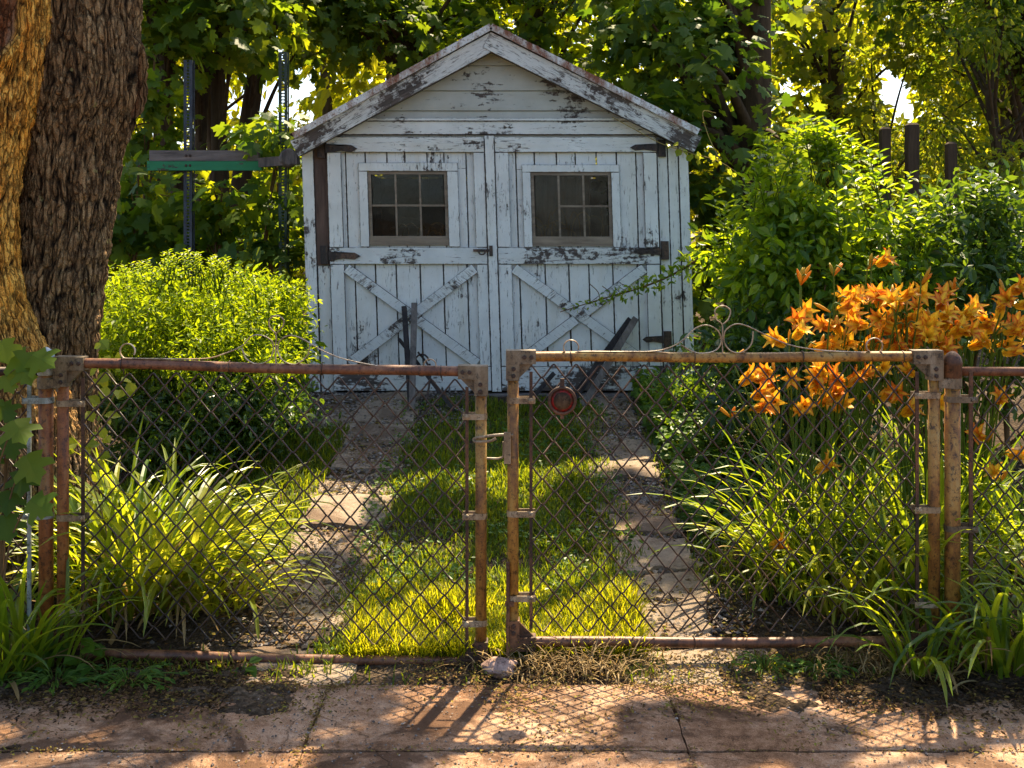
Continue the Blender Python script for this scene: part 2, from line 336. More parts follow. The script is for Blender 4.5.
def m_petal():
    m, t, o = newmat('lily_petal'); a = nd(t, 'ShaderNodeAttribute', attribute_name='along'); e = nd(t, 'ShaderNodeAttribute', attribute_name='edge')
    v = coords(t); n = noise(t, v, 70, 3)
    c = ramp(t, a.outputs['Fac'], [(0, (.80, .55, .02)), (.28, (.76, .34, .014)), (.42, (.40, .028, .006)), (.62, (.54, .065, .008)), (1, (.70, .15, .012))])
    c = mix(t, math_(t, 'MULTIPLY', math_(t, 'SUBTRACT', 1, e.outputs['Fac']), .75), c, (.95, .70, .03))
    c = mix(t, .3, c, ramp(t, n, [(.3, .7), (.7, 1.)]), 'MULTIPLY')
    g = nd(t, 'ShaderNodeObjectInfo'); g2 = nd(t, 'ShaderNodeNewGeometry')
    hue = math_(t, 'ADD', math_(t, 'MULTIPLY', g.outputs['Random'], .6), math_(t, 'MULTIPLY', g2.outputs['Random Per Island'], .4))
    c = mix(t, ramp(t, hue, [(.15, .0), (.42, .0), (.75, .6)]), c, (.95, .66, .03)); c = mix(t, ramp(t, hue, [(.1, .6), (.35, .0)]), c, (.62, .07, .008))
    b = nd(t, 'ShaderNodeBsdfPrincipled'); b.inputs['Roughness'].default_value = .5; b.inputs['Specular IOR Level'].default_value = .3; t.links.new(c, b.inputs[0])
    tr = nd(t, 'ShaderNodeBsdfTranslucent'); t.links.new(mix(t, .3, c, (.75, .22, .015)), tr.inputs[0])
    mx = nd(t, 'ShaderNodeMixShader'); mx.inputs[0].default_value = .36
    t.links.new(b.outputs[0], mx.inputs[1]); t.links.new(tr.outputs[0], mx.inputs[2]); t.links.new(mx.outputs[0], o.inputs[0]); return m
M['petal'] = m_petal()
M['bud'] = m_leaf('lily_bud', [(0, (.30, .24, .02)), (.6, (.60, .32, .03)), (1, (.70, .22, .02))], [(0, (.5, .4, .03)), (1, (.9, .4, .03))], .35, .45)
M['stem'] = m_leaf('green_stem', [(0, (.06, .12, .015)), (1, (.12, .18, .02))], [(0, (.1, .2, .02)), (1, (.3, .35, .02))], .15, .5)

def m_ground():
    m, t, o = newmat('soil_ground'); v = coords(t)
    a = noise(t, v, 3, 8, .65); b = noise(t, v, 38, 6, .7)
    vo = nd(t, 'ShaderNodeTexVoronoi'); vo.inputs['Scale'].default_value = 70; t.links.new(v, vo.inputs['Vector'])
    s = math_(t, 'ADD', math_(t, 'MULTIPLY', a, .45), math_(t, 'MULTIPLY', b, .55))
    c = ramp(t, s, [(.35, (.022, .016, .011)), (.5, (.075, .052, .033)), (.68, (.20, .15, .105))])
    gr = ramp(t, vo.outputs['Color'], [(.2, .45), (.8, 1.3)])
    c = mix(t, .6, c, gr, 'MULTIPLY')
    principled(t, o, c, .95, .1, math_(t, 'SUBTRACT', b, math_(t, 'MULTIPLY', vo.outputs['Distance'], .8)), 1, .02); return m
def m_concrete(name, stops, dirt=.5, sc_=1, stain_shade=.0):
    m, t, o = newmat(name); v = coords(t)
    a = noise(t, v, 2.2, 7, .6); b = noise(t, v, 26*sc_, 7, .7); f = noise(t, v, 240, 3, .6)
    s = math_(t, 'ADD', math_(t, 'MULTIPLY', a, .38), math_(t, 'ADD', math_(t, 'MULTIPLY', b, .34), math_(t, 'MULTIPLY', f, .28)))
    c = ramp(t, s, stops)
    vo = nd(t, 'ShaderNodeTexVoronoi', feature='DISTANCE_TO_EDGE'); vo.inputs['Scale'].default_value = 1.6
    wv = nd(t, 'ShaderNodeMixRGB'); wv.inputs[0].default_value = .12; t.links.new(v, wv.inputs[1])
    nz = nd(t, 'ShaderNodeTexNoise'); nz.inputs['Scale'].default_value = 7; nz.inputs['Detail'].default_value = 6; t.links.new(v, nz.inputs['Vector']); t.links.new(nz.outputs['Color'], wv.inputs[2])
    t.links.new(wv.outputs[0], vo.inputs['Vector'])
    crack = ramp(t, vo.outputs['Distance'], [(.0, .7), (.0035, 0)])
    st = ramp(t, noise(t, v, 1.9, 7, .68, .6), [(.50, 0), (.57, stain_shade)]); c = mix(t, st, c, (.085, .045, .026))  # dark stains; on the sidewalk they also paint in deep shade
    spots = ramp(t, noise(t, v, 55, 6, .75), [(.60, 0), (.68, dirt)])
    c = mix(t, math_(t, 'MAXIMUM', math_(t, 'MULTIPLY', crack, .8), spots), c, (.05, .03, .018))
    principled(t, o, c, .9, .15, math_(t, 'SUBTRACT', math_(t, 'ADD', b, math_(t, 'MULTIPLY', f, .9)), crack), .9, .008); return m
M['ground'] = m_ground()
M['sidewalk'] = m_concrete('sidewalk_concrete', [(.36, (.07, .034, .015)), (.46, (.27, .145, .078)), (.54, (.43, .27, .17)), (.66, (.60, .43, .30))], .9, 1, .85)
M['strip'] = m_concrete('drive_concrete', [(.36, (.13, .10, .075)), (.48, (.28, .215, .16)), (.66, (.44, .355, .26))], .9, 1.5, .6)
M['stone'] = m_rust('pale_pink_stone', [(.3, (.14, .09, .075)), (.5, (.34, .23, .19)), (.7, (.46, .34, .29))], .9, .1)
M['pebble'] = m_leaf('gravel_stone', [(0, (.06, .05, .045)), (.6, (.17, .145, .125)), (1, (.36, .31, .27))], [(0, (.1, .1, .1)), (1, (.1, .1, .1))], 0, .9, .1)
def m_glass():
    m, t, o = newmat('dirty_window_glass'); v = coords(t); n = noise(t, v, 30, 7, .7); n2 = noise(t, v, 3, 2, .5)
    tr = nd(t, 'ShaderNodeBsdfTransparent'); tr.inputs[0].default_value = (.72, .70, .66, 1)
    gl = nd(t, 'ShaderNodeBsdfGlossy'); gl.inputs['Roughness'].default_value = .04
    bn = nd(t, 'ShaderNodeBump'); bn.inputs['Strength'].default_value = .25; bn.inputs['Distance'].default_value = .02; t.links.new(n2, bn.inputs['Height']); t.links.new(bn.outputs[0], gl.inputs['Normal'])
    fr = nd(t, 'ShaderNodeFresnel'); fr.inputs[0].default_value = 1.27
    a = nd(t, 'ShaderNodeMixShader'); t.links.new(fr.outputs[0], a.inputs[0]); t.links.new(tr.outputs[0], a.inputs[1]); t.links.new(gl.outputs[0], a.inputs[2])
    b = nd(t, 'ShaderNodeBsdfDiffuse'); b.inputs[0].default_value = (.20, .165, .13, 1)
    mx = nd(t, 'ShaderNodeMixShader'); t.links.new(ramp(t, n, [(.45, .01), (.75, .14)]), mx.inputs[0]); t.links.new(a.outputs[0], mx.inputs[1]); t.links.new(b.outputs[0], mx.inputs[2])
    t.links.new(mx.outputs[0], o.inputs[0]); return m
M['glass'] = m_glass()
def m_lens():
    m, t, o = newmat('red_reflector_lens'); v = coords(t)
    n = noise(t, v, 45, 5, .7); c = ramp(t, n, [(.40, (.26, .012, .009)), (.52, (.10, .012, .008)), (.7, (.06, .03, .015))])
    principled(t, o, c, .5, .25, n, .3, .003); return m
M['lens'] = m_lens()
M['lens_dirt'] = m_rust('dirty_lens_centre', [(.3, (.01, .006, .004)), (.5, (.05, .028, .014)), (.75, (.11, .07, .04))], .6, .15)
M['cloth'] = m_wood('faded_cloth', (.10, .085, .075), (.26, .22, .19), 'z', .95)
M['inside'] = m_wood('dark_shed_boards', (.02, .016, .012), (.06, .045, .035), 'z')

# ---------------------------------------------------------------- scatter
def T_maple():
    h = [(.10, -.03), (.24, .0), (.46, .04), (.36, .20), (.33, .26), (.58, .38), (.60, .60), (.42, .56), (.25, .55), (.30, .74), (.14, .80)]
    p = [(0, 0)]+h+[(0, 1.0)]+[(-x, y) for x, y in h[::-1]]
    v = [(0, .36, 0)]+[(x, y, -.22*abs(x)-.18*max(0, y-.4)**2) for x, y in p]
    n = len(p); f = [(0, 1+i, 1+(i+1) % n) for i in range(n)]
    return np.array(v), [np.array(f)]
def T_oval(w=.24, curl=.12):
    v = [(0, 0, 0), (w*.8, .3, .06), (w*.9, .62, .05), (0, 1, -curl), (-w*.9, .62, .05), (-w*.8, .3, .06)]
    return np.array(v), [np.array([(0, 1, 2, 3), (0, 3, 4, 5)])]
TM, TO, TN, TR = T_maple(), T_oval(), T_oval(.16, .18), T_oval(.42, .1)
def norm(v): return v/(np.linalg.norm(v, axis=-1, keepdims=True)+1e-9)
def leaves(name, tpl, pos, axis, nor, size, mat, parent=None, loc=None):
    tv, tf = tpl; pos = np.asarray(pos); n = len(pos)
    y = norm(np.asarray(axis)); z = norm(nor-y*(nor*y).sum(1)[:, None]); x = np.cross(y, z); s = np.broadcast_to(size, (n,))[:, None, None]
    V = pos[:, None, :]+s*(tv[None, :, 0:1]*x[:, None]+tv[None, :, 1:2]*y[:, None]+tv[None, :, 2:3]*z[:, None])
    k = len(tv); off = (np.arange(n)*k)[:, None, None]
    gs = [(f[None]+off).reshape(-1, f.shape[1]) for f in tf]
    return build(name, V.reshape(-1, 3), gs, mat, parent, loc)
def rdir(n):
    return norm(N.normal(size=(n, 3)))
GAPS = [(306, 84, 11, 12), (322, 70, 5, 5), (898, 92, 17, 24), (906, 112, 16, 12), (884, 70, 9, 10), (790, 88, 7, 9), (476, 20, 0, 0), (845, 128, 7, 7), (800, 100, 6, 5)]
def gapcut(pos):
    """openings between the crowns where the sky comes through"""
    px = CX+F*pos[:, 0]/pos[:, 1]; py = HY-F*(pos[:, 2]-CH)/pos[:, 1]; k = np.ones(len(pos), bool)
    for a, b, rx, ry in GAPS:
        if rx: k &= ((px-a)/rx)**2+((py-b)/ry)**2 > .6+.8*N.random(len(pos))
    return k
def foliage(name, tpl, clumps, per, size, mat, parent, up=.7, droop=.5, gap=True, shell=.5, flat=.75):
    """leaf clumps: each an uneven ellipsoid of separate leaves set on twigs"""
    Ps, As, Ns = [], [], []
    for c, r in clumps:
        n = max(6, int(per*N.uniform(.7, 1.3)))
        d = rdir(n); q = N.random(n)**shell
        # lumpy radius
        q = q*(.65+.7*vnoise(d*2.1+np.asarray(c)[None]*3, 3))
        p = np.asarray(c)+d*(q*r)[:, None]*np.array([1, 1, flat])
        nr = norm(d*.55+np.array([0, 0, up])+rdir(n)*.55)
        ax = norm(d*.8+rdir(n)*.7-np.array([0, 0, droop]))
        Ps.append(p); As.append(ax); Ns.append(nr)
    Ps, As, Ns = map(np.concatenate, (Ps, As, Ns))
    if gap:
        k = gapcut(Ps); Ps, As, Ns = Ps[k], As[k], Ns[k]
    sz = size*np.clip(N.lognormal(-.12, .32, len(Ps)), .35, 1.6)
    return leaves(name, tpl, Ps, As, Ns, sz, mat, parent)
def blades(base, az, L, W, lean, curl, seg=6, across=2, fold=.25):
    """arching strap leaves / grass blades as ribbons; returns V, quads"""
    n = len(base); t = np.linspace(0, 1, seg+1)
    V = np.zeros((n, seg+1, across, 3)); pos = np.array(base, float); hx = np.stack([np.cos(az), np.sin(az), az*0], 1); sd = np.stack([-np.sin(az), np.cos(az), az*0], 1)
    up = np.array([0, 0, 1.])
    for i in range(seg+1):
        ph = lean+curl*t[i]**1.6
        w = W*np.minimum(1, .55+1.6*t[i])*np.sqrt(np.maximum(0.0, 1-t[i]**2.6))+.0006
        nrm = hx*(-np.cos(ph))[:, None]+up*np.sin(ph)[:, None]
        if across == 2:
            V[:, i, 0] = pos-sd*w[:, None]/2; V[:, i, 1] = pos+sd*w[:, None]/2
        else:
            V[:, i, 0] = pos-sd*w[:, None]/2+nrm*(w*fold)[:, None]; V[:, i, 1] = pos; V[:, i, 2] = pos+sd*w[:, None]/2+nrm*(w*fold)[:, None]
        pos = pos+(hx*np.sin(ph)[:, None]+up*np.cos(ph)[:, None])*(L/seg)[:, None]
    q = []
    for i in range(seg):
        for j in range(across-1):
            a = i*across+j; q.append((a, a+1, a+across+1, a+across))
    k = (seg+1)*across
    Q = (np.array(q)[None]+(np.arange(n)*k)[:, None, None]).reshape(-1, 4)
    return V.reshape(-1, 3), Q
def curve(pts, n=12):
    """Catmull-Rom through pts"""
    p = np.asarray(pts, float); p = np.vstack([2*p[0]-p[1], p, 2*p[-1]-p[-2]]); out = []
    for i in range(1, len(p)-2):
        for t in np.linspace(0, 1, n, endpoint=False):
            a, b, c, d = p[i-1:i+3]
            out.append(.5*((2*b)+(-a+c)*t+(2*a-5*b+4*c-d)*t*t+(-a+3*b-3*c+d)*t**3))
    out.append(p[-2]); return np.array(out)

# ================================================================ SETTING
def make_ground():
    xs = np.concatenate([np.linspace(-160, -6, 24), np.linspace(-5.8, 5.8, 150), np.linspace(6, 160, 24)])
    ys = np.concatenate([np.linspace(-60, 1.5, 12), np.linspace(1.7, 10, 140), np.linspace(10.4, 40, 40), np.linspace(44, 220, 20)])
    X, Y = np.meshgrid(xs, ys); Z = gz(X, Y)
    Z = np.where(Y < 3.95, -.03, Z)
    near = (abs(X) < 6) & (Y > 3.98) & (Y < 10)
    Z = Z+np.where(near, (fbm(np.stack([X*9, Y*9, X*0], -1), 4, 9)-.47)*.035, 0)
    V = np.stack([X, Y, Z], -1).reshape(-1, 3); nx = len(xs); i = np.arange((len(ys)-1)*nx).reshape(-1, nx)[:, :-1].ravel()
    o = build('ground', V, [np.stack([i, i+1, i+nx+1, i+nx], 1)], M['ground'], loc=(0, 0, 0), smooth=True); tag(o, kind='structure')
make_ground()
def slab_sheet(mb, x0, x1, y0, y1, zf, seed, nx=10, ny=6, rough=.006, thick=.08, ragged=.012):
    xs = np.linspace(x0, x1, nx+1); ys = np.linspace(y0, y1, ny+1); X, Y = np.meshgrid(xs, ys)
    e = (fbm(np.stack([X*14, Y*14, X*0+seed], -1), 3, seed)-.44)*2*ragged
    e2 = (fbm(np.stack([X*14+9, Y*14, X*0+seed], -1), 3, seed+3)-.44)*2*ragged
    X = X+e; Y = Y+e2
    Z = zf(X, Y)+(fbm(np.stack([X*5, Y*5, X*0+seed], -1), 3, seed)-.45)*rough*2
    edge = np.zeros_like(X, bool); edge[0] = edge[-1] = True; edge[:, 0] = edge[:, -1] = True
    Z = np.where(edge, Z-(.006 if thick < .065 else .001), Z)
    V = np.stack([X, Y, Z], -1).reshape(-1, 3); w = nx+1; fs = []
    for j in range(ny):
        for i in range(nx):
            a = j*w+i; fs.append((a, a+1, a+w+1, a+w))
    ring = [i for i in range(w)]+[j*w+nx for j in range(1, ny+1)]+[ny*w+i for i in range(nx-1, -1, -1)]+[j*w for j in range(ny-1, 0, -1)]
    b = len(V); V = np.vstack([V, V[ring]-np.array([0, 0, thick])]); m = len(ring)
    for k in range(m): fs.append((ring[k], b+k, b+(k+1) % m, ring[(k+1) % m]))
    mb.add(V, fs)
mb = MB()
k = 0
for i in range(-7, 8):
    x0 = -.645+1.189*i
    for (y0, y1) in ((3.392, 3.885), (2.2, 3.378), (1.0, 2.186)):
        k += 1; slab_sheet(mb, x0+.003, x0+1.186, y0, y1, lambda X, Y: 0*X+.012, k, 60 if abs(i) < 3 else 6, 20, .005, .07, .012)
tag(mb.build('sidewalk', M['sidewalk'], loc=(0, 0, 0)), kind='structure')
mb = MB(); k = 50
# a worn concrete apron under the gates, then two wheel strips up to the doors
for x0, x1 in ((-1.02, -.58), (.42, .96)):
    k += 1; slab_sheet(mb, x0, x1, 3.90, 4.20, lambda X, Y: gz(X, Y)+.012, k, 12, 6, .01, .06, .05)
for cx, w in ((-.845, .42), (.65, .37), (-1.22, .30)):
    y = 4.25 if cx > -1 else 7.0
    while y < 7.75:
        L = R.uniform(.22, .55) if cx > 0 else R.uniform(.35, .8); L = min(L, 7.8-y)
        k += 1; tilt = R.uniform(-.02, .02); dx = R.uniform(-.03, .03); lift = R.uniform(.010, .030)
        slab_sheet(mb, cx-w/2+dx+R.uniform(-.02, .02), cx+w/2+dx+R.uniform(-.02, .02), y, y+L-.02, lambda X, Y: gz(X, Y)+lift+tilt*(X-cx), k, 14, max(5, int(L*34)), .016, .07, .06)
        y += L+R.uniform(.005, .05)
tag(mb.build('path', M['strip'], loc=(0, 0, 0)), kind='structure')

# soil washed over the edges of the pavement
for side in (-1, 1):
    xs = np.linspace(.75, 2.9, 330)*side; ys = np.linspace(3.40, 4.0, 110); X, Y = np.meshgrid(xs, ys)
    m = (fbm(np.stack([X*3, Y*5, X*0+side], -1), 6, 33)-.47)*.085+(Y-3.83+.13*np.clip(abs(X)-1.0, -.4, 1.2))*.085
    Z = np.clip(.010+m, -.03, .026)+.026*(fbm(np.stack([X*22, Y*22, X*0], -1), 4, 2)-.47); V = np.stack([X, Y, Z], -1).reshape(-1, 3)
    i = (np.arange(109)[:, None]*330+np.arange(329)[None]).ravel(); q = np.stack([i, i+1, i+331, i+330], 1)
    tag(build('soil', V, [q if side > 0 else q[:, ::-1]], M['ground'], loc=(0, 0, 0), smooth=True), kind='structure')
# stones and litter
def pebbles(n, fx, s0, s1, name, mat):
    p = fx(n); oc = np.array([(1, 0, 0), (.2, 1, 0), (-1, .2, 0), (0, -1, .1), (0, 0, .6), (0, 0, -.5)])
    f = np.array([(0, 1, 4), (1, 2, 4), (2, 3, 4), (3, 0, 4), (1, 0, 5), (2, 1, 5), (3, 2, 5), (0, 3, 5)])
    s = s0+(s1-s0)*N.random(n)**3; a = N.random(n)*6.28; ca, sa = np.cos(a), np.sin(a)
    v = oc[None]*(1+.35*N.normal(size=(n, 6, 1)))*s[:, None, None]
    V = np.stack([v[..., 0]*ca[:, None]-v[..., 1]*sa[:, None], v[..., 0]*sa[:, None]+v[..., 1]*ca[:, None], v[..., 2]], -1)+p[:, None]
    return tag(build(name, V.reshape(-1, 3), [(f[None]+(np.arange(n)*6)[:, None, None]).reshape(-1, 3)], mat, loc=(0, 0, 0)), kind='stuff')
def fgravel(n):
    k = n//2
    x = np.concatenate([N.normal(-.85, .2, k), N.normal(.66, .18, n-k)]); y = 4.2+3.65*N.random(n)
    top = N.random(n) < .35; x = np.where(top & (x < 0), N.uniform(-1.45, -.3, n), x); y = np.where(top & (x < 0), N.uniform(7.0, 7.85, n), y)
    return np.stack([x, y, gz(x, y)+.012], 1)
pebbles(20000, fgravel, .003, .017, 'gravel', M['pebble'])
def litter(name, n, fx, size, mat):
    p = fx(n); ax = rdir(n)*np.array([1, 1, .25]); nr = norm(np.array([0, 0, 1])+.5*rdir(n))
    return tag(leaves(name, TO, p, ax, nr, size*N.uniform(.4, 1.3, n), mat, loc=(0, 0, 0)), kind='stuff')
def flit(n):
    x = N.uniform(-2.2, 2.2, n); y = 3.25+.9*np.maximum(N.random(n), N.random(n)); q = fbm(np.stack([x*4, y*4, x*0], -1), 3, 77)
    m = q > .36+.28*N.random(n)-.14*(y > 3.82)
    x, y = x[m], y[m]; return np.stack([x, y, np.where(y < 3.89, .022, gz(x, y)+.022)], 1)
def litter2(name, n, fx, size, mat):
    p = fx(n); n = len(p); ax = rdir(n)*np.array([1, 1, .25]); nr = norm(np.array([0, 0, 1])+.5*rdir(n))
    return tag(leaves(name, TO, p, ax, nr, size*N.uniform(.4, 1.4, n), mat, loc=(0, 0, 0)), kind='stuff')
litter2('leaf_litter', 22000, flit, .014, G['litter'])
def fjoint(n):
    k = n//3; xv = np.repeat([-1.834, -.645, .544, 1.733], (n-2*k+3)//4)[:n-2*k]
    x = np.concatenate([N.uniform(-2.2, 2.2, 2*k), xv+N.normal(0, .007, n-2*k)]); y = np.concatenate([np.full(k, 3.385)+N.normal(0, .008, k), 3.888+np.abs(N.normal(0, .02, k))*-1, N.uniform(3.2, 3.88, n-2*k)])
    m = fbm(np.stack([x*3, y*3, x*0], -1), 3, 19) > .3+.3*N.random(n); return np.stack([x, y, 0*x+.012+.008*N.random(n)], 1)[m]
litter2('joint_litter', 5000, fjoint, .010, G['litter'])
def fgrit(n):
    x = N.uniform(-2.2, 2.2, n); y = N.uniform(3.15, 3.9, n); m = fbm(np.stack([x*2.5, y*2.5, x*0], -1), 4, 23) > .22+.4*N.random(n); x, y = x[m], y[m]; return np.stack([x, y, 0*x+.0155], 1)
pebbles(5200, lambda n: fgrit(40000)[:n], .0015, .006, 'grit', M['pebble'])
def fdirt(n):
    x = np.where(N.random(n) < .5, N.uniform(-2.4, -.95, n), N.uniform(1.05, 2.4, n)); y = 3.5+.6*np.sqrt(N.random(n)); m = (y > 3.72-.12*abs(x)+.18*fbm(np.stack([x*5, y*5, x*0], -1), 2, 8)); x, y = x[m], y[m]
    return np.stack([x, y, np.where(y < 3.89, .016, gz(x, y)+.01)+.012*N.random(len(x))], 1)
litter2('leaf_mulch', 16000, fdirt, .018, G['mulch'])
def fdirt2(n):
    x = np.where(N.random(n) < .5, N.uniform(-2.4, 2.4, n), np.where(N.random(n) < .5, N.normal(-.86, .22, n), N.normal(.66, .2, n))); y = N.uniform(4.2, 7.7, n); return np.stack([x, y, gz(x, y)+.016], 1)
litter2('yard_leaf_litter', 13000, fdirt2, .022, G['litter'])

# grass
def grass(name, n, region, hmin, hmax, mat=None, wid=.005):
    x, y, hs = region(n); n = len(x); b = np.stack([x, y, gz(x, y)-.005], 1)
    V, Q = blades(b, N.random(n)*6.283, hs*N.uniform(hmin, hmax, n), wid*N.uniform(.7, 1.5, n), N.uniform(0, .6, n), N.uniform(.2, 1.5, n), 4)
    return tag(build(name, V, [Q], mat or G['grass'], loc=(0, 0, 0)), kind='stuff')
def rmed(n):
    y = 4.12+3.5*N.random(n)**1.25; l = -.64+.30*(fbm(np.stack([y*3.2, y*0, y*0], -1), 3, 4)-.45)+.06*N.normal(size=n); r = .49+.30*(fbm(np.stack([y*3.2, y*0+7, y*0], -1), 3, 4)-.45)+.06*N.normal(size=n)+0*(vnoise(np.stack([y*2.2, y*0+7, y*0], -1), 4)-.5)
    r = r-.12*np.clip((4.6-y)/.5, 0, 1)+.15*np.clip((4.5-y)/.4, 0, 1); x = l+(r-l)*N.random(n)
    d = fbm(np.stack([x*3, y*3, x*0], -1), 3, 31); m = d > .32*N.random(n)+.12
    h = .55+.9*vnoise(np.stack([x*5, y*5, x*0], -1), 12)
    return x[m], y[m], h[m]
grass('lawn_grass', 42000, rmed, .028, .075)
def rfront(n):
    y = 4.10+.62*N.random(n)**1.3; x = N.uniform(-.62, .50, n); h = .5+1.1*vnoise(np.stack([x*4, y*4, x*0], -1), 15)*np.clip((4.75-y)/.3, .2, 1); return x, y, h
grass('front_grass', 15000, rfront, .05, .13, G['grass_sunlit'], .0045)  # yellow blades stand in for the sunlit front of the lawn
def rleft(n):
    y = N.uniform(5.0, 7.0, n); x = N.uniform(-2.3, -1.03, n); m = (x > -2.1) & (fbm(np.stack([x*3, y*3, x*0], -1), 3, 41) > .2+.25*N.random(n)); return x[m], y[m], np.ones(m.sum())
grass('side_grass', 20000, rleft, .03, .10)
def rright(n):
    y = N.uniform(4.6, 7.8, n); x = N.uniform(.80, 1.9, n); m = fbm(np.stack([x*3, y*3, x*0], -1), 3, 43) > .3+.25*N.random(n); return x[m], y[m], np.ones(m.sum())
grass('verge_grass', 7000, rright, .04, .10)
def rdry(n):
    x = np.concatenate([N.normal(.22, .16, n//2), N.normal(1.38, .12, n-n//2)]); y = N.normal(4.03, .05, n); return x, np.clip(y, 3.9, 4.2), np.ones(n)
x_, y_, h_ = rdry(1300); b_ = np.stack([x_, y_, gz(x_, y_)-.003+.05*N.random(1300)*np.exp(-((y_-4.03)/.06)**2)], 1); V_, Q_ = blades(b_, N.random(1300)*6.283, N.uniform(.04, .17, 1300), .0038*N.uniform(.6, 1.4, 1300), N.uniform(.5, 1.6, 1300), N.uniform(.2, 2.6, 1300), 5); tag(build('dry_grass', V_, [Q_], G['dry'], loc=(0, 0, 0)), kind='stuff')
def rfr(n):
    x = N.uniform(-2.3, 1.9, n); y = N.normal(4.02, .06, n); m = fbm(np.stack([x*4, y*4, x*0], -1), 3, 48) > .42+.2*N.random(n); return x[m], np.clip(y[m], 3.89, 4.2), np.ones(m.sum())
grass('edge_grass', 2400, rfr, .03, .07)
def cover(name, n, fx, tpl, size, mat):
    x, y, h = fx(n); n = len(x); p = np.stack([x, y, gz(x, y)+h], 1)
    return tag(leaves(name, tpl, p, rdir(n)*np.array([1, 1, .3]), norm(np.array([0, -.25, 1])+.6*rdir(n)), size*N.uniform(.6, 1.3, n), mat, loc=(0, 0, 0)), kind='stuff')
def fcov(n):
    y = N.uniform(5.2, 7.85, n); x = .86+1.2*N.random(n)**1.4; q = fbm(np.stack([x*2.5, y*2.5, x*0], -1), 3, 61); m = q > .30+.2*N.random(n)
    return x[m], y[m], .02+.22*N.random(m.sum())*np.clip(q[m]*1.6, 0, 1)
cover('ground_cover', 9000, fcov, TR, .045, G['weed'])

def fclover(n):
    y = N.uniform(4.15, 7.6, n); x = N.uniform(-.75, .62, n); q = fbm(np.stack([x*4, y*4, x*0], -1), 3, 91); m = q > .46+.12*N.random(n); return x[m], y[m], .015+.05*N.random(m.sum())
cover('clover', 9000, fclover, TR, .022, G['weed'])
# ================================================================ SHED
Y0 = 7.9; S = F/Y0
def sx(px): return (px-CX)/S
def sz(py): return CH-(py-HY)/S
ZM = 1.35
def lean(V):
    V = np.array(V, float); V[:, 0] -= .031*(V[:, 2]-ZM); return V
shed = empty('shed', (-.06, Y0, float(gz(-.06, 7.9))), 'weathered white wooden shed with double doors at the end of the drive', 'shed')
zg = .44
def sbox(mb, px0, px1, py0, py1, y0, y1, tilt=False):
    fn = lean
    if tilt:   # old panes sit a little askew in their putty
        ta, tb = R.uniform(-.012, .012), R.uniform(-.016, .016); xm, zm = sx((px0+px1)/2), sz((py0+py1)/2)
        fn = lambda v: lean(np.stack([v[:, 0], v[:, 1]+ta*(v[:, 0]-xm)+tb*(v[:, 2]-zm), v[:, 2]], 1))
    mb.box((sx(px0), y0, sz(py1)), (sx(px1), y1, sz(py0)), fn)
BY = 12.4
# walls
mb = MB(.0065)
def vplanks(mb, px0, px1, py0, py1, y0, y1, n, gap=.6, jit=.004):
    w = (px1-px0)/n
    for i in range(n):
        j = R.uniform(-jit, jit)
        sbox(mb, px0+i*w+gap/2, px0+(i+1)*w-gap/2, py0, py1+R.uniform(-.8, .8), y0+j, y1)
vplanks(mb, 317.5, 330.5, 266, 393, 7.905, 7.93, 1)
vplanks(mb, 660.5, 681.5, 146, 396, 7.90, 7.93, 2)
sbox(mb, 306.5, 331, 138, 394, 7.932, 7.96)
sbox(mb, 660, 690, 138, 396, 7.932, 7.96)
# side and back walls
for px in (307, 688):
    mb.box((sx(px), 7.962, zg), (sx(px)+.02, BY, sz(146)), lean)
mb.box((sx(307), BY-.02, zg), (sx(688), BY, sz(146)), lean)
sbox(mb, 331.2, 659.8, 121, 141, 7.934, 7.9595)
for yy in (7.962, BY-.04):
    v = [(sx(307), yy, sz(145.5)), (sx(688), yy, sz(145.5)), (sx(491), yy, sz(40)), (sx(307), yy+.02, sz(145.5)), (sx(688), yy+.02, sz(145.5)), (sx(491), yy+.02, sz(40))]
    mb.add(lean(np.array(v)), [(0, 1, 2), (3, 5, 4), (0, 3, 4, 1), (1, 4, 5, 2), (2, 5, 3, 0)])
mb.build('wall', M['paint_v'], shed)
mb = MB(.0065)
sbox(mb, 305.5, 317, 140, 394, 7.888, 7.931); mb.build('corner_board', M['paint_v'], shed); mb = MB(.0065)
sbox(mb, 682, 691.5, 140, 397, 7.888, 7.931)
mb.build('corner_board', M['paint_v'], shed)
mb = MB(.0065); sbox(mb, 317.6, 330.5, 141, 265, 7.896, 7.931); mb.build('jamb', M['jamb'], shed)
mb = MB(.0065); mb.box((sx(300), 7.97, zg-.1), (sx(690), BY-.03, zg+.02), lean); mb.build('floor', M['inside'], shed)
# sill beam
mb = MB(.0065); mb.box((sx(331), 7.80, sz(399)), (sx(660), 7.93, sz(392.5)), lean); mb.box((sx(400), 7.72, sz(402)), (sx(560), 7.79, sz(396)), lean); mb.build('threshold', M['greywood_x'], shed)
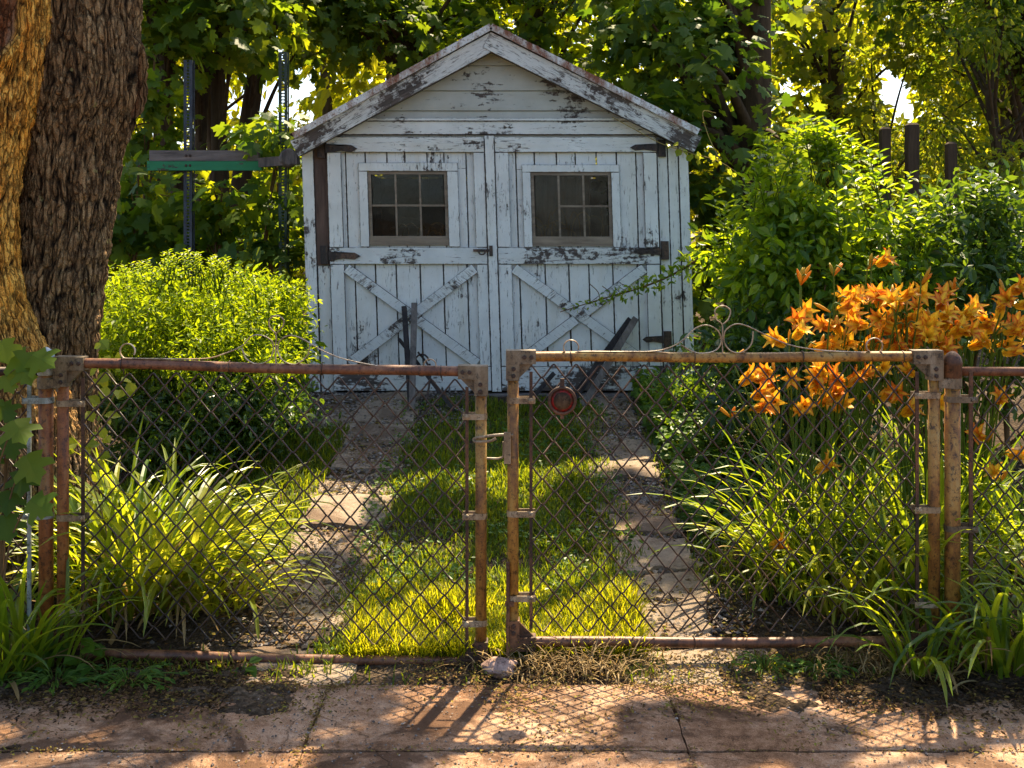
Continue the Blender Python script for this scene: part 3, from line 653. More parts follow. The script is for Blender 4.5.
# gable siding
APX, APY = 491, 40
def roofy(px):  # underside of the rake, image row
    return 152-(px-303)*(152-48)/(491-303) if px < 491 else 48+(px-491)*(146-48)/(686-491)
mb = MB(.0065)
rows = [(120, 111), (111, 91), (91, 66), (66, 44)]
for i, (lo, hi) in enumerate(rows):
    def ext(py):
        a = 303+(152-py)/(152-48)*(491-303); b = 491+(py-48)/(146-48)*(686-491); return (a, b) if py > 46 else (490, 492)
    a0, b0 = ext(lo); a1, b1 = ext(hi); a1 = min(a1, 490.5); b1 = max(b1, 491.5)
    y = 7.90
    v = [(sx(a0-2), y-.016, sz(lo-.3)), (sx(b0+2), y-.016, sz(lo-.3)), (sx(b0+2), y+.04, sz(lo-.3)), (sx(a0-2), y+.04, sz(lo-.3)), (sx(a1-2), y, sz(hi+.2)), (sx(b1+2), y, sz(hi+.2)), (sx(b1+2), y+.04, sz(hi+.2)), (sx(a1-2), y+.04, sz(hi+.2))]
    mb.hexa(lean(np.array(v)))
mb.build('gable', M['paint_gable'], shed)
mb = MB(.0065); sbox(mb, 318, 672, 121.5, 134.5, 7.885, 7.93); sbox(mb, 340, 652, 118.6, 121.2, 7.868, 7.93); mb.build('frieze', M['paint_h'], shed)
# roof
ZA = sz(27); XA = sx(491); YF, YB = 7.74, BY+.2
SL = F/YF
def rx(px): return (px-CX)/SL
def rz(py): return CH-(py-HY)/SL
apex = (rx(491), rz(24)); le = (rx(294), rz(133)); re = (rx(698), rz(129))
mb = MB()
for e in (le, re):
    a = np.array([apex[0], 0, apex[1]]); b = np.array([e[0], 0, e[1]]); d = (b-a); L = np.linalg.norm(d); d /= L; n_ = np.array([-d[2], 0, d[0]]); n_ = n_ if n_[2] > 0 else -n_
    rowsn = 14
    for i in range(rowsn):   # overlapping shingle courses
        s0, s1 = L*i/rowsn, L*(i+1)/rowsn+.03
        c = 26
        for q in range(c):
            y0 = YF+(YB-YF)*q/c; y1 = YF+(YB-YF)*(q+1)/c-.004; lift = .004+R.uniform(0, .004)
            p = lambda s, y, h: a+d*s+n_*h+np.array([0, y, 0])
            j = R.uniform(-.008, .008)
            mb.hexa(np.array([p(s0, y0, -.012), p(s1+j, y0, lift-.004), p(s1+j, y1, lift-.004), p(s0, y1, -.012), p(s0, y0, -.004), p(s1+j, y0, lift+.006), p(s1+j, y1, lift+.006), p(s0, y1, -.004)]))
mb.build('shingles', M['shingle'], shed)
mb = MB(.0065)
for e in (le, re):
    a = np.array([apex[0], 0, apex[1]]); b = np.array([e[0], 0, e[1]])
    mb.beam(a+np.array([0, YF+2.4, -.035]), b+np.array([0, YF+2.4, -.035]), 4.7, .022, up=(0, 0, 1))
mb.build('roof_deck', M['greywood'], shed)
for e, nm, mt in ((le, 'rake_board', 'paint_rake_left'), (re, 'rake_board', 'paint_rake_right')):
    a = np.array([apex[0], YF+.03, apex[1]-.125]); b = np.array([e[0], YF+.03, e[1]-.11])
    mb = MB(.0065); d = norm(b-a); mb.beam(a-d*.035, b+d*.0, .125, .026 if e is le else .029, up=(0, -1, 0)); mb.build(nm, M[mt], shed)
    mb = MB(.0065); mb.beam(a+np.array([0, .02, .0]), b+np.array([0, .02, 0]), .10, .15, up=(0, 1, 0)); mb.build('soffit_block', M['greywood_x'], shed)
    a2 = np.array([apex[0], YF-.012, apex[1]-.022]); b2 = np.array([e[0], YF-.012, e[1]-.022])
    mb = MB(.0065); mb.beam(a2, b2, .045, .02, up=(0, -1, 0)); mb.build('drip_edge', M['drip'], shed)
mb = MB(.0065); mb.box((rx(688), YF+.02, rz(150)), (rx(696), YF+3, rz(135))); mb.box((rx(295), YF+.02, rz(152)), (rx(302), YF+3, rz(137))); mb.build('eave_board', M['greywood'], shed)

def make_door(left):
    hinge_px = (331, 488) if left else (498.5, 659.5)
    x0, x1 = hinge_px; d = None
    if left: tr = (362, 461, 163, 247); so = (371, 450, 171.5, 239.5); inn = (345, 477)
    else: tr = (525, 622, 165, 247.5); so = (533.5, 613.5, 172.5, 240); inn = (512, 646)
    yb = 7.895
    mb = MB(.0065); n = 7; w = (x1-x0)/n
    edges = [x0]+[x0+w*i+R.uniform(-2, 2) for i in range(1, n)]+[x1]
    for i in range(n):   # lower planks
        j = R.uniform(-.003, .003); sbox(mb, edges[i]+.45, edges[i+1]-.45, 249, 390, yb+j, yb+.022)
    nu = 8; e2 = [x0]+[x0+(x1-x0)/nu*i+R.uniform(-1.5, 1.5) for i in range(1, nu)]+[x1]
    for i in range(nu):  # upper planks, cut round the window opening
        j = R.uniform(-.003, .003); a, b = e2[i]+.4, e2[i+1]-.4
        if b < so[0]+1 or a > so[1]-1: sbox(mb, a, b, 139, 249.5, yb+j, yb+.022)
        else:
            sbox(mb, a, b, 139, so[2]-3, yb+j, yb+.022)
            if a < so[0]-2: sbox(mb, a, so[0]-2, so[2]-3, 249.5, yb+j, yb+.022)
            if b > so[1]+2: sbox(mb, so[1]+2, b, so[2]-3, 249.5, yb+j, yb+.022)
            sbox(mb, max(a, so[0]-2), min(b, so[1]+2), so[3]+3, 249.5, yb+j, yb+.022)
    d = mb.build('door', M['paint_v'], shed)
    yr = 7.868
    mb = MB(.0065); sbox(mb, x0, x1, 137.5, 152.5, yr-.004, yb-.004); mb.build('top_rail', M['paint_h'], d)
    mb = MB(.0065); sbox(mb, x0, x1, 247.5, 264, yr-.004, yb-.004); mb.build('middle_rail', M['paint_old'], d)
    mb = MB(.0065); sbox(mb, x0, x1, 366, 390, yr-.004, yb-.004); mb.build('bottom_rail', M['paint_old'], d)
    for a, b in ((x0, inn[0]), (inn[1], x1)):
        mb = MB(.0065); sbox(mb, a+.1, b-.1, 152.9, 247.1, yr, yb-.004); sbox(mb, a+.1, b-.1, 264.4, 365.6, yr, yb-.004); mb.build('stile', M['paint_v'], d)
    # crossed braces
    ya = yr+.004
    A = np.array([sx(inn[0]+2), yb-.005, sz(268)]); B = np.array([sx(inn[1]-2), yb-.005, sz(363)])
    C = np.array([sx(inn[1]-2), yb-.005, sz(268)]); D = np.array([sx(inn[0]+2), yb-.005, sz(363)])
    mb = MB(.0065); mb.beam(A, B, .072, .024, up=(0, -1, 0)); mb.v = [lean(v) for v in mb.v]; mb.build('brace', M['paint_brace_a'], d)
    mb = MB(.0065); c = (C+D)/2
    for p, q in ((C, c+(C-D)*.036), (c-(C-D)*.036, D)):
        mb.beam(p, q, .072, .023, up=(0, -1, 0))
    mb.v = [lean(v) for v in mb.v]; mb.build('brace', M['paint_brace_b'], d)
    # window
    mb = MB(.0065); t0, t1, u0, u1 = tr; f = 8.5
    yt = 7.872
    sbox(mb, t0, t1, u0, so[2]-.2, yt, yb-.006); sbox(mb, t0, so[0]-.2, so[2], u1-.3, yt, yb-.006); sbox(mb, so[1]+.2, t1, so[2], u1-.3, yt, yb-.006)
    mb.build('window_trim', M['paint_v'], d)
    mb = MB(.0065); a0, a1, b0, b1 = so; e = 3.0
    ys0, ys1 = 7.884, 7.91
    sbox(mb, a0, a1, b0, b0+e, ys0, ys1); sbox(mb, a0, a1, b1-e-.5, b1+6, ys0-.006, ys1); sbox(mb, a0, a0+e, b0+e, b1-e-.5, ys0, ys1); sbox(mb, a1-e, a1, b0+e, b1-e-.5, ys0, ys1)
    iw = (a1-a0-2*e)
    bars = []
    for i in (1, 2):
        xc = a0+e+iw*i/3; sbox(mb, xc-1.0, xc+1.0, b0+e, b1-e-.5, ys0+.004, ys1)
    ym = (b0+b1)/2
    if left: sbox(mb, a0+e, a1-e, ym-1, ym+1, ys0+.006, ys1-.002)
    else: sbox(mb, a0+e+iw/3, a1-e, ym-1, ym+1, ys0+.006, ys1-.002)
    mb.build('window_sash', M['sash'], d)
    for i in range(3):
        for j in range(2):
            if not left and i == 0 and j == 0: continue
            xa = a0+e+iw*i/3+1; xb = a0+e+iw*(i+1)/3-1
            ya_, yb_ = (b0+e, ym-1) if j == 0 else (ym+1, b1-e-.5)
            if not left and i == 0: ya_ = b0+e
            mb = MB(); sbox(mb, xa, xb, ya_, yb_, 7.897, 7.899, tilt=True); mb.build('window_pane', M['glass'], d)
    # strap hinges
    hs = [(1, 149), (1, 256)] if left else [(-1, 148), (-1, 251.5), (-1, 339)]
    for sgn, py in hs:
        mb = MB(); e_ = x0 if left else x1; yy = 7.852
        big = 1.35 if py in (149, 256) else 1.15
        v = []
        L = 23*big if py < 300 else 20; hw = 3.4*big
        pts = [(e_-1*sgn, -hw), (e_+L*.45*sgn, -hw*.55), (e_+L*.8*sgn, -hw*.75), (e_+L*sgn, 0), (e_+L*.8*sgn, hw*.75), (e_+L*.45*sgn, hw*.55), (e_-1*sgn, hw)]
        vv = [(sx(p), yy, sz(py+q)) for p, q in pts]+[(sx(p), yy+.010, sz(py+q)) for p, q in pts]; m_ = len(pts)
        fs = [(0, i, i+1) for i in range(1, m_-1)]+[(i, i+m_, (i+1) % m_+m_, (i+1) % m_) for i in range(m_)]
        mb.add(lean(np.array(vv)), fs)
        h = (13, 8) if py > 240 and py < 260 else (10, 9)
        xa, xb = sorted((e_-2*sgn, e_-9.5*sgn)); sbox(mb, xa, xb, py-h[0]*.8, py+h[1], 7.872, 7.897)
        for q in (.2, .5, .75):
            cxp = e_+L*q*sgn; mb.lathe(lean(np.array([[sx(cxp), yy, sz(py)]]))[0], (0, -1, 0), [(.009, 0), (.008, .004), (.0001, .006)], 8)
        mb.build('hinge', M['iron'], d)
    return d
dl = make_door(True); dr = make_door(False)
mb = MB(); mb.edge = .009; sbox(mb, 488.6, 498, 136, 391, 7.855, 7.893); mb.build('meeting_strip', M['paint_v'], shed)
mb = MB(); sbox(mb, 474, 492, 249, 251.6, 7.846, 7.854); sbox(mb, 490, 493.5, 245.5, 256, 7.840, 7.852)
mb.tube(curve([P(478, 250, 7.84), P(480, 254, 7.81), P(484, 254, 7.81), P(486, 250, 7.84)], 4), .006, 6); mb.build('hasp', M['iron'], shed)
# things seen dimly through the panes
cl = []
xs = np.linspace(sx(531), sx(592), 30); zs = np.linspace(sz(243), sz(170), 10); X, Z = np.meshgrid(xs, zs); cut = np.clip((sz(205)-Z)*.9, 0, 1)
Yc = 8.02+.02*np.sin(X*60+Z*3)+.01*np.sin(X*140)
V = np.stack([X+cut*.18*(X < sx(565)), Yc, Z], -1).reshape(-1, 3); i = np.arange(9*30).reshape(-1, 30)[:, :-1].ravel()
i = np.arange(9)[:, None]*30+np.arange(29)[None]; i = i.ravel()
tag(build('curtain', V, [np.stack([i, i+1, i+31, i+30], 1)], M['cloth'], smooth=True), 'faded brown cloth hanging behind the right shed window', 'curtain')
for lab, x0, x1, py in (('dry straw stalks behind the lower panes of the left shed window', 400, 446, 239), ('dry straw stalks behind the lower panes of the right shed window', 540, 612, 239)):
    mb = MB()
    for q in range(16):
        a = R.uniform(x0, x1); c = R.uniform(-14, 14); h = R.uniform(10, 32) if x0 > 500 else R.uniform(6, 18)
        mb.tube(curve([P(a, py, 7.96), P(a+c*.3, py-h*.7, 7.96), P(a+c, py-h, 7.95), P(a+c*1.6, py-h*.75, 7.95)], 4), [.004]*13, 5)
    tag(mb.build('dry_stalks', G['dry']), lab, 'dry stalks')

# boards leaning on the doors
def leaner(name, top, base, w, t, mat, label, cat='board'):
    mb = MB(); mb.beam(np.array(base), np.array(top), w, t, up=(0, -1, 0)); tag(mb.build(name, M[mat]), label, cat, 'boards leaning on the shed doors')
def gp(px, Y): x = (px-CX)*Y/F; return np.array([x, Y, float(gz(x, Y))+.02])
leaner('leaning_board', P(404.5, 308, 7.82), gp(411, 7.40), .035, .03, 'darkstick', 'thin black stick leaning nearly upright on the left shed door')
leaner('leaning_board', P(414.5, 304, 7.80), gp(412, 7.36), .042, .02, 'greywood', 'narrow grey board leaning nearly upright on the left shed door')
leaner('leaning_board', P(400, 340, 7.80), gp(455, 7.34), .022, .02, 'darkstick', 'dark thin pole slanting to the right below the left door brace')
leaner('leaning_board', P(635, 319, 7.80), gp(580, 7.42), .045, .025, 'greywood', 'brown grey board slanting on the right shed door, the front one of two')
leaner('leaning_board', P(630, 320, 7.83), gp(566, 7.46), .05, .022, 'darkstick', 'dark board slanting on the right shed door, tucked behind a brown grey board')
leaner('leaning_board', P(553, 374, 7.79), gp(527, 7.55), .03, .02, 'darkstick', 'short dark stick at the foot of the right door, seen near the red reflector')
mb = MB(); th = np.linspace(.4, 6.4, 26); mb.tube(np.stack([sx(424)+.055*np.cos(th), 7.72+0*th, sz(362)+.075*np.sin(th)], 1), .007, 6); mb.tube(curve([gp(427, 7.60), P(430, 370, 7.7), P(418, 352, 7.74)], 5), .008, 6)
tag(mb.build('wire_hoop', M['iron']), 'small bent wire hoop leaning on the foot of the left shed door', 'wire hoop')

# ================================================================ GATES
GY = 4.1; GS = F/GY
def gx(px): return (px-CX)/GS
def gzz(py): return CH-(py-HY)/GS
def link_mesh(x0, x1, z0, z1, y, fn=lambda v: v, p=.0857, h=.0945, r=.0034):
    mb = MB(); w = p/2; nk = int(round((x1-x0)/w)); w = (x1-x0)/nk; m = int((z1-z0)/(h/2)); sags = N.normal(0, .0018, (nk+1, m+1)); sz_ = N.normal(0, .002, (nk+1, m+1))
    for k in range(nk):
        pts = []
        for i in range(m+1):
            side = (i+k) % 2; xx = x0+(k+side)*w+sags[k+side, i]; zz = z1-i*h/2+sz_[k+side, i]; yy = y+(.003 if side else -.003)
            pts.append((xx, yy, zz))
            if i < m: 
                s2 = 1-side; ddx = (s2-side)*w
                pts.append((xx+ddx*.12, y+(.0015 if side else -.0015), zz-h*.03)); pts.append((xx+ddx*.88, y+(.0015 if s2 else -.0015), zz-h*.47))
        mb.tube(fn(np.array(pts)), r, 5, cap=False)
    return mb
def band(mb, xa, ra, xb, z, y, mat=None):
    # strap wrapped round a pipe at xa and bolted behind a bar at xb
    th = np.linspace(0, 2*math.pi, 21); r = ra+.003
    for s in (1,):
        prof = [(xa+r*math.cos(t), y+r*math.sin(t)) for t in th]
        V = []
        for (a, b) in prof: V += [(a, b, z-.011), (a, b, z+.011)]
        fs = [(2*i, 2*i+2, 2*i+3, 2*i+1) for i in range(20)]
        mb.add(V, fs)
    lo, hi = min(xa, xb), max(xa, xb)
    for yy in (y-r-.001, y+r-.003):
        mb.box((lo, yy, z-.011), (hi+(.016 if xb > xa else 0) , yy+.004, z+.011)) if xb > xa else mb.box((lo-.016, yy, z-.011), (hi, yy+.004, z+.011))
    mb.lathe((xb, y-r-.001, z), (0, -1, 0), [(.011, 0), (.010, .006), (.0001, .009)], 8)
def corner(cx, cz, sxn, szn, fn, parent):
    mb = MB(); arm = .085; w = .024; y0, y1 = GY-.027, GY+.027
    def bx(a, b): mb.box(a, b, fn)
    xa, xb = sorted((cx-sxn*.026, cx+sxn*arm)); za, zb = sorted((cz+szn*.026, cz-szn*w))
    bx((xa, y0, za), (xb, y1, zb))
    xa, xb = sorted((cx-sxn*.026, cx+sxn*w)); za, zb = sorted((cz-szn*(w+.0005), cz-szn*arm))
    bx((xa, y0, za), (xb, y1, zb))
    v = np.array([(cx+sxn*w, y0+.018, cz-szn*w), (cx+sxn*arm*.9, y0+.018, cz-szn*w), (cx+sxn*w, y0+.018, cz-szn*arm*.9), (cx+sxn*w, y0+.03, cz-szn*w), (cx+sxn*arm*.9, y0+.03, cz-szn*w), (cx+sxn*w, y0+.03, cz-szn*arm*.9)])
    mb.add(fn(v), [(0, 1, 2), (3, 5, 4), (1, 4, 5, 2), (0, 3, 4, 1), (0, 2, 5, 3)])
    o = mb.build('corner_bracket', M['bracket'] if szn > 0 else M['rust_dark'], parent)
    for dx, dz in ((.042, .002), (.068, .002), (.002, -.042), (.002, -.068)):
        c = fn(np.array([[cx+sxn*dx, y0, cz+szn*dz]]))[0]; mb = MB(); mb.lathe(c, (0, -1, 0), [(.008, -.001), (.008, .004), (.006, .007), (.0001, .007)], 8); mb.build('bolt', M['bolt'], o)
def scroll(pts_px, parent, y, fnz=None):
    mb = MB()
    for pts in pts_px:
        p = np.array([P(a, b, GY) for a, b in pts]); p[:, 1] = y; p = curve(p, 9); mb.tube(p, .0024, 8, flat=2.6)
    mb.build('scroll', M['scroll'], parent, True)
def circle(cx, cy, r, a0, a1, n=14, ry=None):
    return [(cx+r*math.cos(rad(a)), cy-(ry or r)*math.sin(rad(a))) for a in np.linspace(a0, a1, n)]
def make_gate(left):
    if left:
        xl, xr = gx(63), gx(481); zt, zb = gzz(363), gzz(653.5); sag = .035; bl = (403, 517, 611); br = (416, 515.5, 622); tb = (gx(83), gx(467))
        fn = lambda v: np.stack([v[:, 0], v[:, 1], v[:, 2]-sag*(v[:, 0]-xl)/(xr-xl)], 1)
        lab = 'left rusty chain-link gate leaf with a drooping top rail and broken wire scroll'
    else:
        xl, xr = gx(513), gx(934); zt, zb = gzz(357), gzz(642); bl = (400, 513, 597); br = (395, 509, 603); tb = (gx(531), gx(917)); fn = lambda v: np.array(v) + np.zeros(3)
        lab = 'right rusty chain-link gate leaf with a level tan top rail, carrying a red reflector'
    root = empty('chain_link_gate', ((xl+xr)/2, GY, 0), lab, 'gate', 'two leaves of the drive gate')
    r = .0205
    for nm, z, mt in (('top_rail', zt, 'rust_rail' if left else 'rust_tan'), ('bottom_rail', zb, 'rust_rail')):
        mb = MB(); mb.tube(fn(np.stack([np.linspace(xl, xr, 30), np.full(30, GY), z+.0025*np.sin(np.linspace(0, 9, 30))], 1)), r-.0015, 14); mb.build(nm, M[mt], root, True)
    for x, mt in ((xl, 'rust_orange' if left else 'rust_tan'), (xr, 'rust_tan')):
        mb = MB(); mb.tube(fn(np.array([(x, GY, zb-.015), (x, GY, (zb+zt)/2), (x, GY, zt-.01)])), r+.001, 14); mb.build('upright', M[mt], root, True)
    for x, s in ((xl, 1), (xr, -1)):
        for z, q in ((zt, 1), (zb, -1)): corner(x, z, s, q, fn, root)
    for x, xx in ((tb[0], xl), (tb[1], xr)):
        mb = MB(); mb.box((x-.006, GY-.004, zb+.05), (x+.006, GY+.004, zt-.055), fn); mb.build('tension_bar', M['rust_dark'], root)
    for x, xb, pys in ((xl, tb[0], bl), (xr, tb[1], br)):
        for py in pys:
            mb = MB(); band(mb, x, r, xb, gzz(py), GY); mb.build('tension_band', M['band'], root)
    link_mesh(tb[0], tb[1], zb+.022, zt-.03, GY, fn).build('chain_link', M['wire'], root, True)
    for i, q in enumerate((.10, .38, .62, .93) if left else (.10, .42, .70, .96)):
        for z, dz in ((zt, -.03), (zb, .03)):
            mb = MB(); x = tb[0]+(tb[1]-tb[0])*q; th = np.linspace(0, 6.283, 15); rr = r+.002
            pts = [(x+.004*math.sin(t*.5), GY+rr*math.cos(t), z+rr*math.sin(t)*1.0+(dz*.5 if abs(math.sin(t)+np.sign(-dz)*-1) < .0 else 0)) for t in th]
            pts.append((x+.008, GY+.002, z+dz*1.2)); mb.tube(fn(np.array(pts)), .002, 5); mb.build('tie_wire', M['wire'], root, True)
    yt = GY-.004
    if left:
        s1 = circle(128, 351, 7.5, -30, 250, 16)[::1]+[(134, 358.3), (160, 358.5), (205, 358.5), (226, 353), (242, 346), (252, 336), (263, 335.5), (272, 341), (273.5, 350), (269, 360), (258, 364), (247, 359), (242, 348)]
        s2 = [(310, 346), (307, 356), (296, 364), (284, 361), (278, 351), (280, 341), (289, 335.5), (301, 338), (322, 350), (345, 359), (380, 366), (412, 369)]+circle(430, 365, 6, 250, -60, 12)
        s3 = [(276, 366), (276, 345), (276, 334), (270, 327), (270, 319), (277, 315.5), (284, 320), (282, 328), (277, 333)]
        scroll([s1, s2, s3], root, yt)
    else:
        s1 = circle(571, 347.5, 7.5, -20, 250, 16)+[(580, 351.5), (620, 351.5), (658, 350.5), (680, 342), (694, 329), (706, 325), (717, 330), (721, 340), (717, 349), (706, 353), (694, 352), (681, 345)]
        s2 = [(753, 331), (751, 344), (742, 352), (731, 351), (724, 342), (725, 331), (735, 324), (747, 326), (766, 335), (790, 345), (820, 350), (855, 352)]+circle(874, 346, 8, 230, -60, 12)
        s3 = [(722.5, 354), (722, 340), (722, 325), (716, 319), (715, 310), (722, 305.5), (730, 310), (728, 319), (723, 324)]
        scroll([s1, s2, s3], root, yt)
        # fork latch reaching over to the other leaf, and the drop rod
        mb = MB(); zl = gzz(435); mb.tube(curve([(gx(513), GY-.024, zl+.004), (gx(500), GY-.03, zl+.006), (gx(488), GY-.035, zl+.002), (gx(478), GY-.034, zl-.004), (gx(474), GY-.024, zl-.012), (gx(477), GY-.04, zl-.018), (gx(490), GY-.045, zl-.014), (gx(496), GY-.045, zl-.004)], 6), .0055, 8)
        z2 = gzz(457); mb.tube(curve([(gx(487), GY-.026, z2), (gx(499), GY-.026, z2), (gx(503.5), GY-.026, z2+.012), (gx(503.5), GY-.026, zl-.02)], 6), .0045, 8)
        mb.box((gx(504), GY-.034, gzz(462)), (gx(511), GY-.022, gzz(431))); mb.build('latch', M['band'], root)
        mb = MB(); mb.tube([(gx(508), GY-.026, .0), (gx(508), GY-.026, gzz(560))], .007, 8); mb.box((gx(505), GY-.03, gzz(604)), (gx(514), GY-.02, gzz(599))); mb.build('drop_rod', M['rust_dark'], root)
    return root
make_gate(True); make_gate(False)

# red reflector hung in the wire
rf = empty('reflector', (gx(562), GY-.016, gzz(400)), 'round red reflector with a dark rim, hung in the wire of the right gate', 'reflector')
c = np.array([gx(562), GY-.008, gzz(400)])
mb = MB(); mb.lathe(c, (0, -1, 0), [(.0001, -.004), (.052, -.004), (.054, .004), (.054, .014), (.050, .019), (.043, .017), (.042, .010)], 32); mb.build('rim', M['rust_dark'], rf, True)
mb = MB(); mb.lathe(c, (0, -1, 0), [(.0425, .009), (.038, .013), (.030, .016), (.018, .019), (.008, .020), (.0001, .0202)], 32); mb.build('lens', M['lens'], rf, True)
mb = MB(); mb.lathe(c, (0, -1, 0), [(.0325, .0155), (.031, .019), (.018, .022), (.008, .0235), (.0001, .024)], 28); mb.build('dirty_disc', M['lens_dirt'], rf, True)
mb = MB(); mb.box((c[0]-.008, c[1]-.014, c[2]+.05), (c[0]+.008, c[1]-.002, c[2]+.082)); mb.box((c[0]-.007, c[1]-.012, c[2]-.068), (c[0]+.007, c[1]-.003, c[2]-.05)); mb.build('mounting_tab', M['rust_dark'], rf)

def post(px, ztop, r, mat, label, capm, bands, side, yy=GY+.005):
    x = gx(px); root = empty('gate_post', (x, yy, 0), label, 'gate post', 'posts of the drive gate')
    mb = MB(); mb.tube([(x, yy, -.1), (x, yy, .5), (x, yy, ztop-.06)], r, 16); mb.build('pole', M[mat], root, True)
    mb = MB(); mb.lathe((x, yy, ztop-.105), (0, 0, 1), [(r+.001, 0), (r+.005, .004), (r+.005, .05), (r+.007, .052), (r+.006, .066), (r+.002, .082), (r*.7, .095), (r*.3, .103), (.0001, .105)], 18); mb.build('cap', M[capm], root, True)
    for py, xb in bands:
        mb = MB(); band(mb, x, r, gx(xb), gzz(py), yy); mb.build('fence_band', M['zinc'] if capm == 'zinc' else M['bracket'], root)
    for py in (383, 640):
        mb = MB(); z = gzz(py); mb.lathe((x, yy, z-.02), (0, 0, 1), [(r+.001, 0), (r+.005, 0), (r+.005, .04), (r+.001, .04)], 16)
        xa, xb = sorted((x, x+side*.062)); mb.box((xa, yy-.030, z-.016), (xb, yy-.004, z+.016)); mb.tube([(x+side*.052, yy-.016, z-.03), (x+side*.052, yy-.016, z+.045)], .009, 8); mb.build('hinge', M['bracket'], root)
    return root
post(45.5, gzz(347), .0265, 'rust_orange', 'orange rusted pipe post with a pale domed cap at the left end of the gate', 'zinc', [(400, 29), (515, 29)], 1)
post(953, gzz(351), .0285, 'rust_tan', 'dark topped rusty pipe post at the right end of the gate among the lilies', 'rust_dark', [(399, 971), (528, 971)], -1)
# fence runs beyond the posts
def fence(xa, xb, zt, label, bx, mat, railm):
    root = empty('chain_link_fence', ((xa+xb)/2, GY+.02, 0), label, 'fence')
    lo, hi = min(xa, xb), max(xa, xb)
    mb = MB(); mb.tube([(xa, GY+.02, zt), ((xa+xb)/2, GY+.02, zt-.004), (xb, GY+.02, zt)], .017, 12); mb.build('top_rail', M[railm], root, True)
    mb = MB(); mb.box((bx-.007, GY-.002, .06), (bx+.007, GY+.006, zt-.0)); mb.build('tension_bar', M[mat], root)
    a, b = (bx, hi) if xb > xa else (lo, bx)
    link_mesh(a, b, .05, zt-.03, GY+.004).build('chain_link', M['wire'], root, True)
    px_ = xb; mb = MB(); mb.tube([(px_, GY+.02, -.1), (px_, GY+.02, zt+.02)], .024, 12); mb.build('line_post', M['rust_tan'], root, True)
fence(gx(962), gx(962)+2.2, gzz(372), 'chain-link fence running right from the gate through orange lilies', gx(971), 'rust_dark', 'rust_rail')
fence(gx(38), gx(38)-2.0, gzz(372), 'chain-link fence running left from the gate behind maple leaves', gx(29), 'zinc', 'rust_dark')
# white stone at the middle
ph = np.linspace(0, math.pi, 9); th = np.linspace(0, 2*math.pi, 15)[:-1]; V = np.array([(math.sin(a)*math.cos(b), math.sin(a)*math.sin(b), math.cos(a)) for a in ph for b in th])
V = V*(.8+.5*vnoise(V*2.2+4, 3))[:, None]*np.array([.062, .045, .034])+np.array([gx(500)-.0, 4.0, .03])
i = (np.arange(8)[:, None]*14+np.arange(14)[None]).ravel(); j = (np.arange(8)[:, None]*14+(np.arange(14)[None]+1) % 14).ravel()
tag(build('stone', V, [np.stack([i, i+14, j+14, j], 1)], M['stone'], smooth=False), 'pale pink stone lying where the two gate leaves meet', 'stone')

# ================================================================ OLD DOUBLE TREE
tree = empty('old_tree', (-2.15, 5.15, .08), 'massive old tree with two furrowed stems, the left one tinted a sunlit orange with a bare scar', 'tree')
def stem(path, nth, nz, sun_tint_fn, scars, seed, amp=.0105, fq=50):
    """path rows: (z, cx, cy, r)"""
    p = np.array(path); z = np.concatenate([np.linspace(p[0, 0], 3.0, nz-90), np.linspace(3.0, p[-1, 0], 91)[1:]]); nz = len(z); cx = np.interp(z, p[:, 0], p[:, 1]); cy = np.interp(z, p[:, 0], p[:, 2]); r = np.interp(z, p[:, 0], p[:, 3])
    ker = np.hanning(31); ker /= ker.sum()
    sm = lambda a: np.convolve(np.pad(a, 15, mode='edge'), ker, 'valid')
    cx, cy, r = sm(cx), sm(cy), sm(r)
    th = np.linspace(0, 2*math.pi, nth, endpoint=False); TH, Z = np.meshgrid(th, z); RR = r[:, None]
    q = np.stack([np.cos(TH)*RR, np.sin(TH)*RR, Z], -1)
    lump = (fbm(q*np.array([2.2, 2.2, 1.4]), 3, seed)-.45)*.20*RR
    wq = q+(fbm(q*np.array([5, 5, 3.]), 2, seed+9)[..., None]-.4)*.07
    n1 = vnoise(wq*np.array([fq, fq, fq/7]), seed+1); n2 = vnoise(wq*np.array([fq*2.1, fq*2.1, fq/5]), seed+2); n3 = fbm(q*np.array([75, 75, 38]), 3, seed+4)
    rid = np.clip(np.abs(2*n1-1)*2.0, 0, 1)*.6+np.clip(np.abs(2*n2-1)*1.8, 0, 1)*.4
    sc_ = np.zeros_like(TH)
    for (sth, szz, sw, sh) in scars:
        dth = (TH-sth+math.pi) % (2*math.pi)-math.pi; e = np.sqrt((dth/sw)**2+((Z-szz)/sh)**2)+.35*(fbm(q*6, 2, 6)-.45); s_ = np.clip((1.05-e)/.12, 0, 1); rim = np.exp(-((e-1.15)/.16)**2); sc_ = np.maximum(sc_, s_); lump = lump-s_*.03+rim*.035; rid = rid*(1-s_*.55)
    rr = RR+lump+amp*(rid-.5)*2+(n3-.4)*.020
    V = np.stack([cx[:, None]+rr*np.cos(TH), cy[:, None]+rr*np.sin(TH), Z], -1).reshape(-1, 3)
    i = (np.arange(nz-1)[:, None]*nth+np.arange(nth)[None]).ravel(); j = (np.arange(nz-1)[:, None]*nth+(np.arange(nth)[None]+1) % nth).ravel()
    return build('trunk', V, [np.stack([i, j, j+nth, i+nth], 1)], M['bark'], tree, attrs={'furrow': rid.ravel(), 'sun_tint': sun_tint_fn(TH, Z).ravel(), 'scar': sc_.ravel()})
def px_path(rows, Y):  # (py, px_left, px_right)
    out = []
    for py, a, b in rows:
        s = Y/F; out.append((CH-(py-HY)*s, ((a+b)/2-CX)*s, Y, (b-a)/2*s*.93))
    return out[::-1]
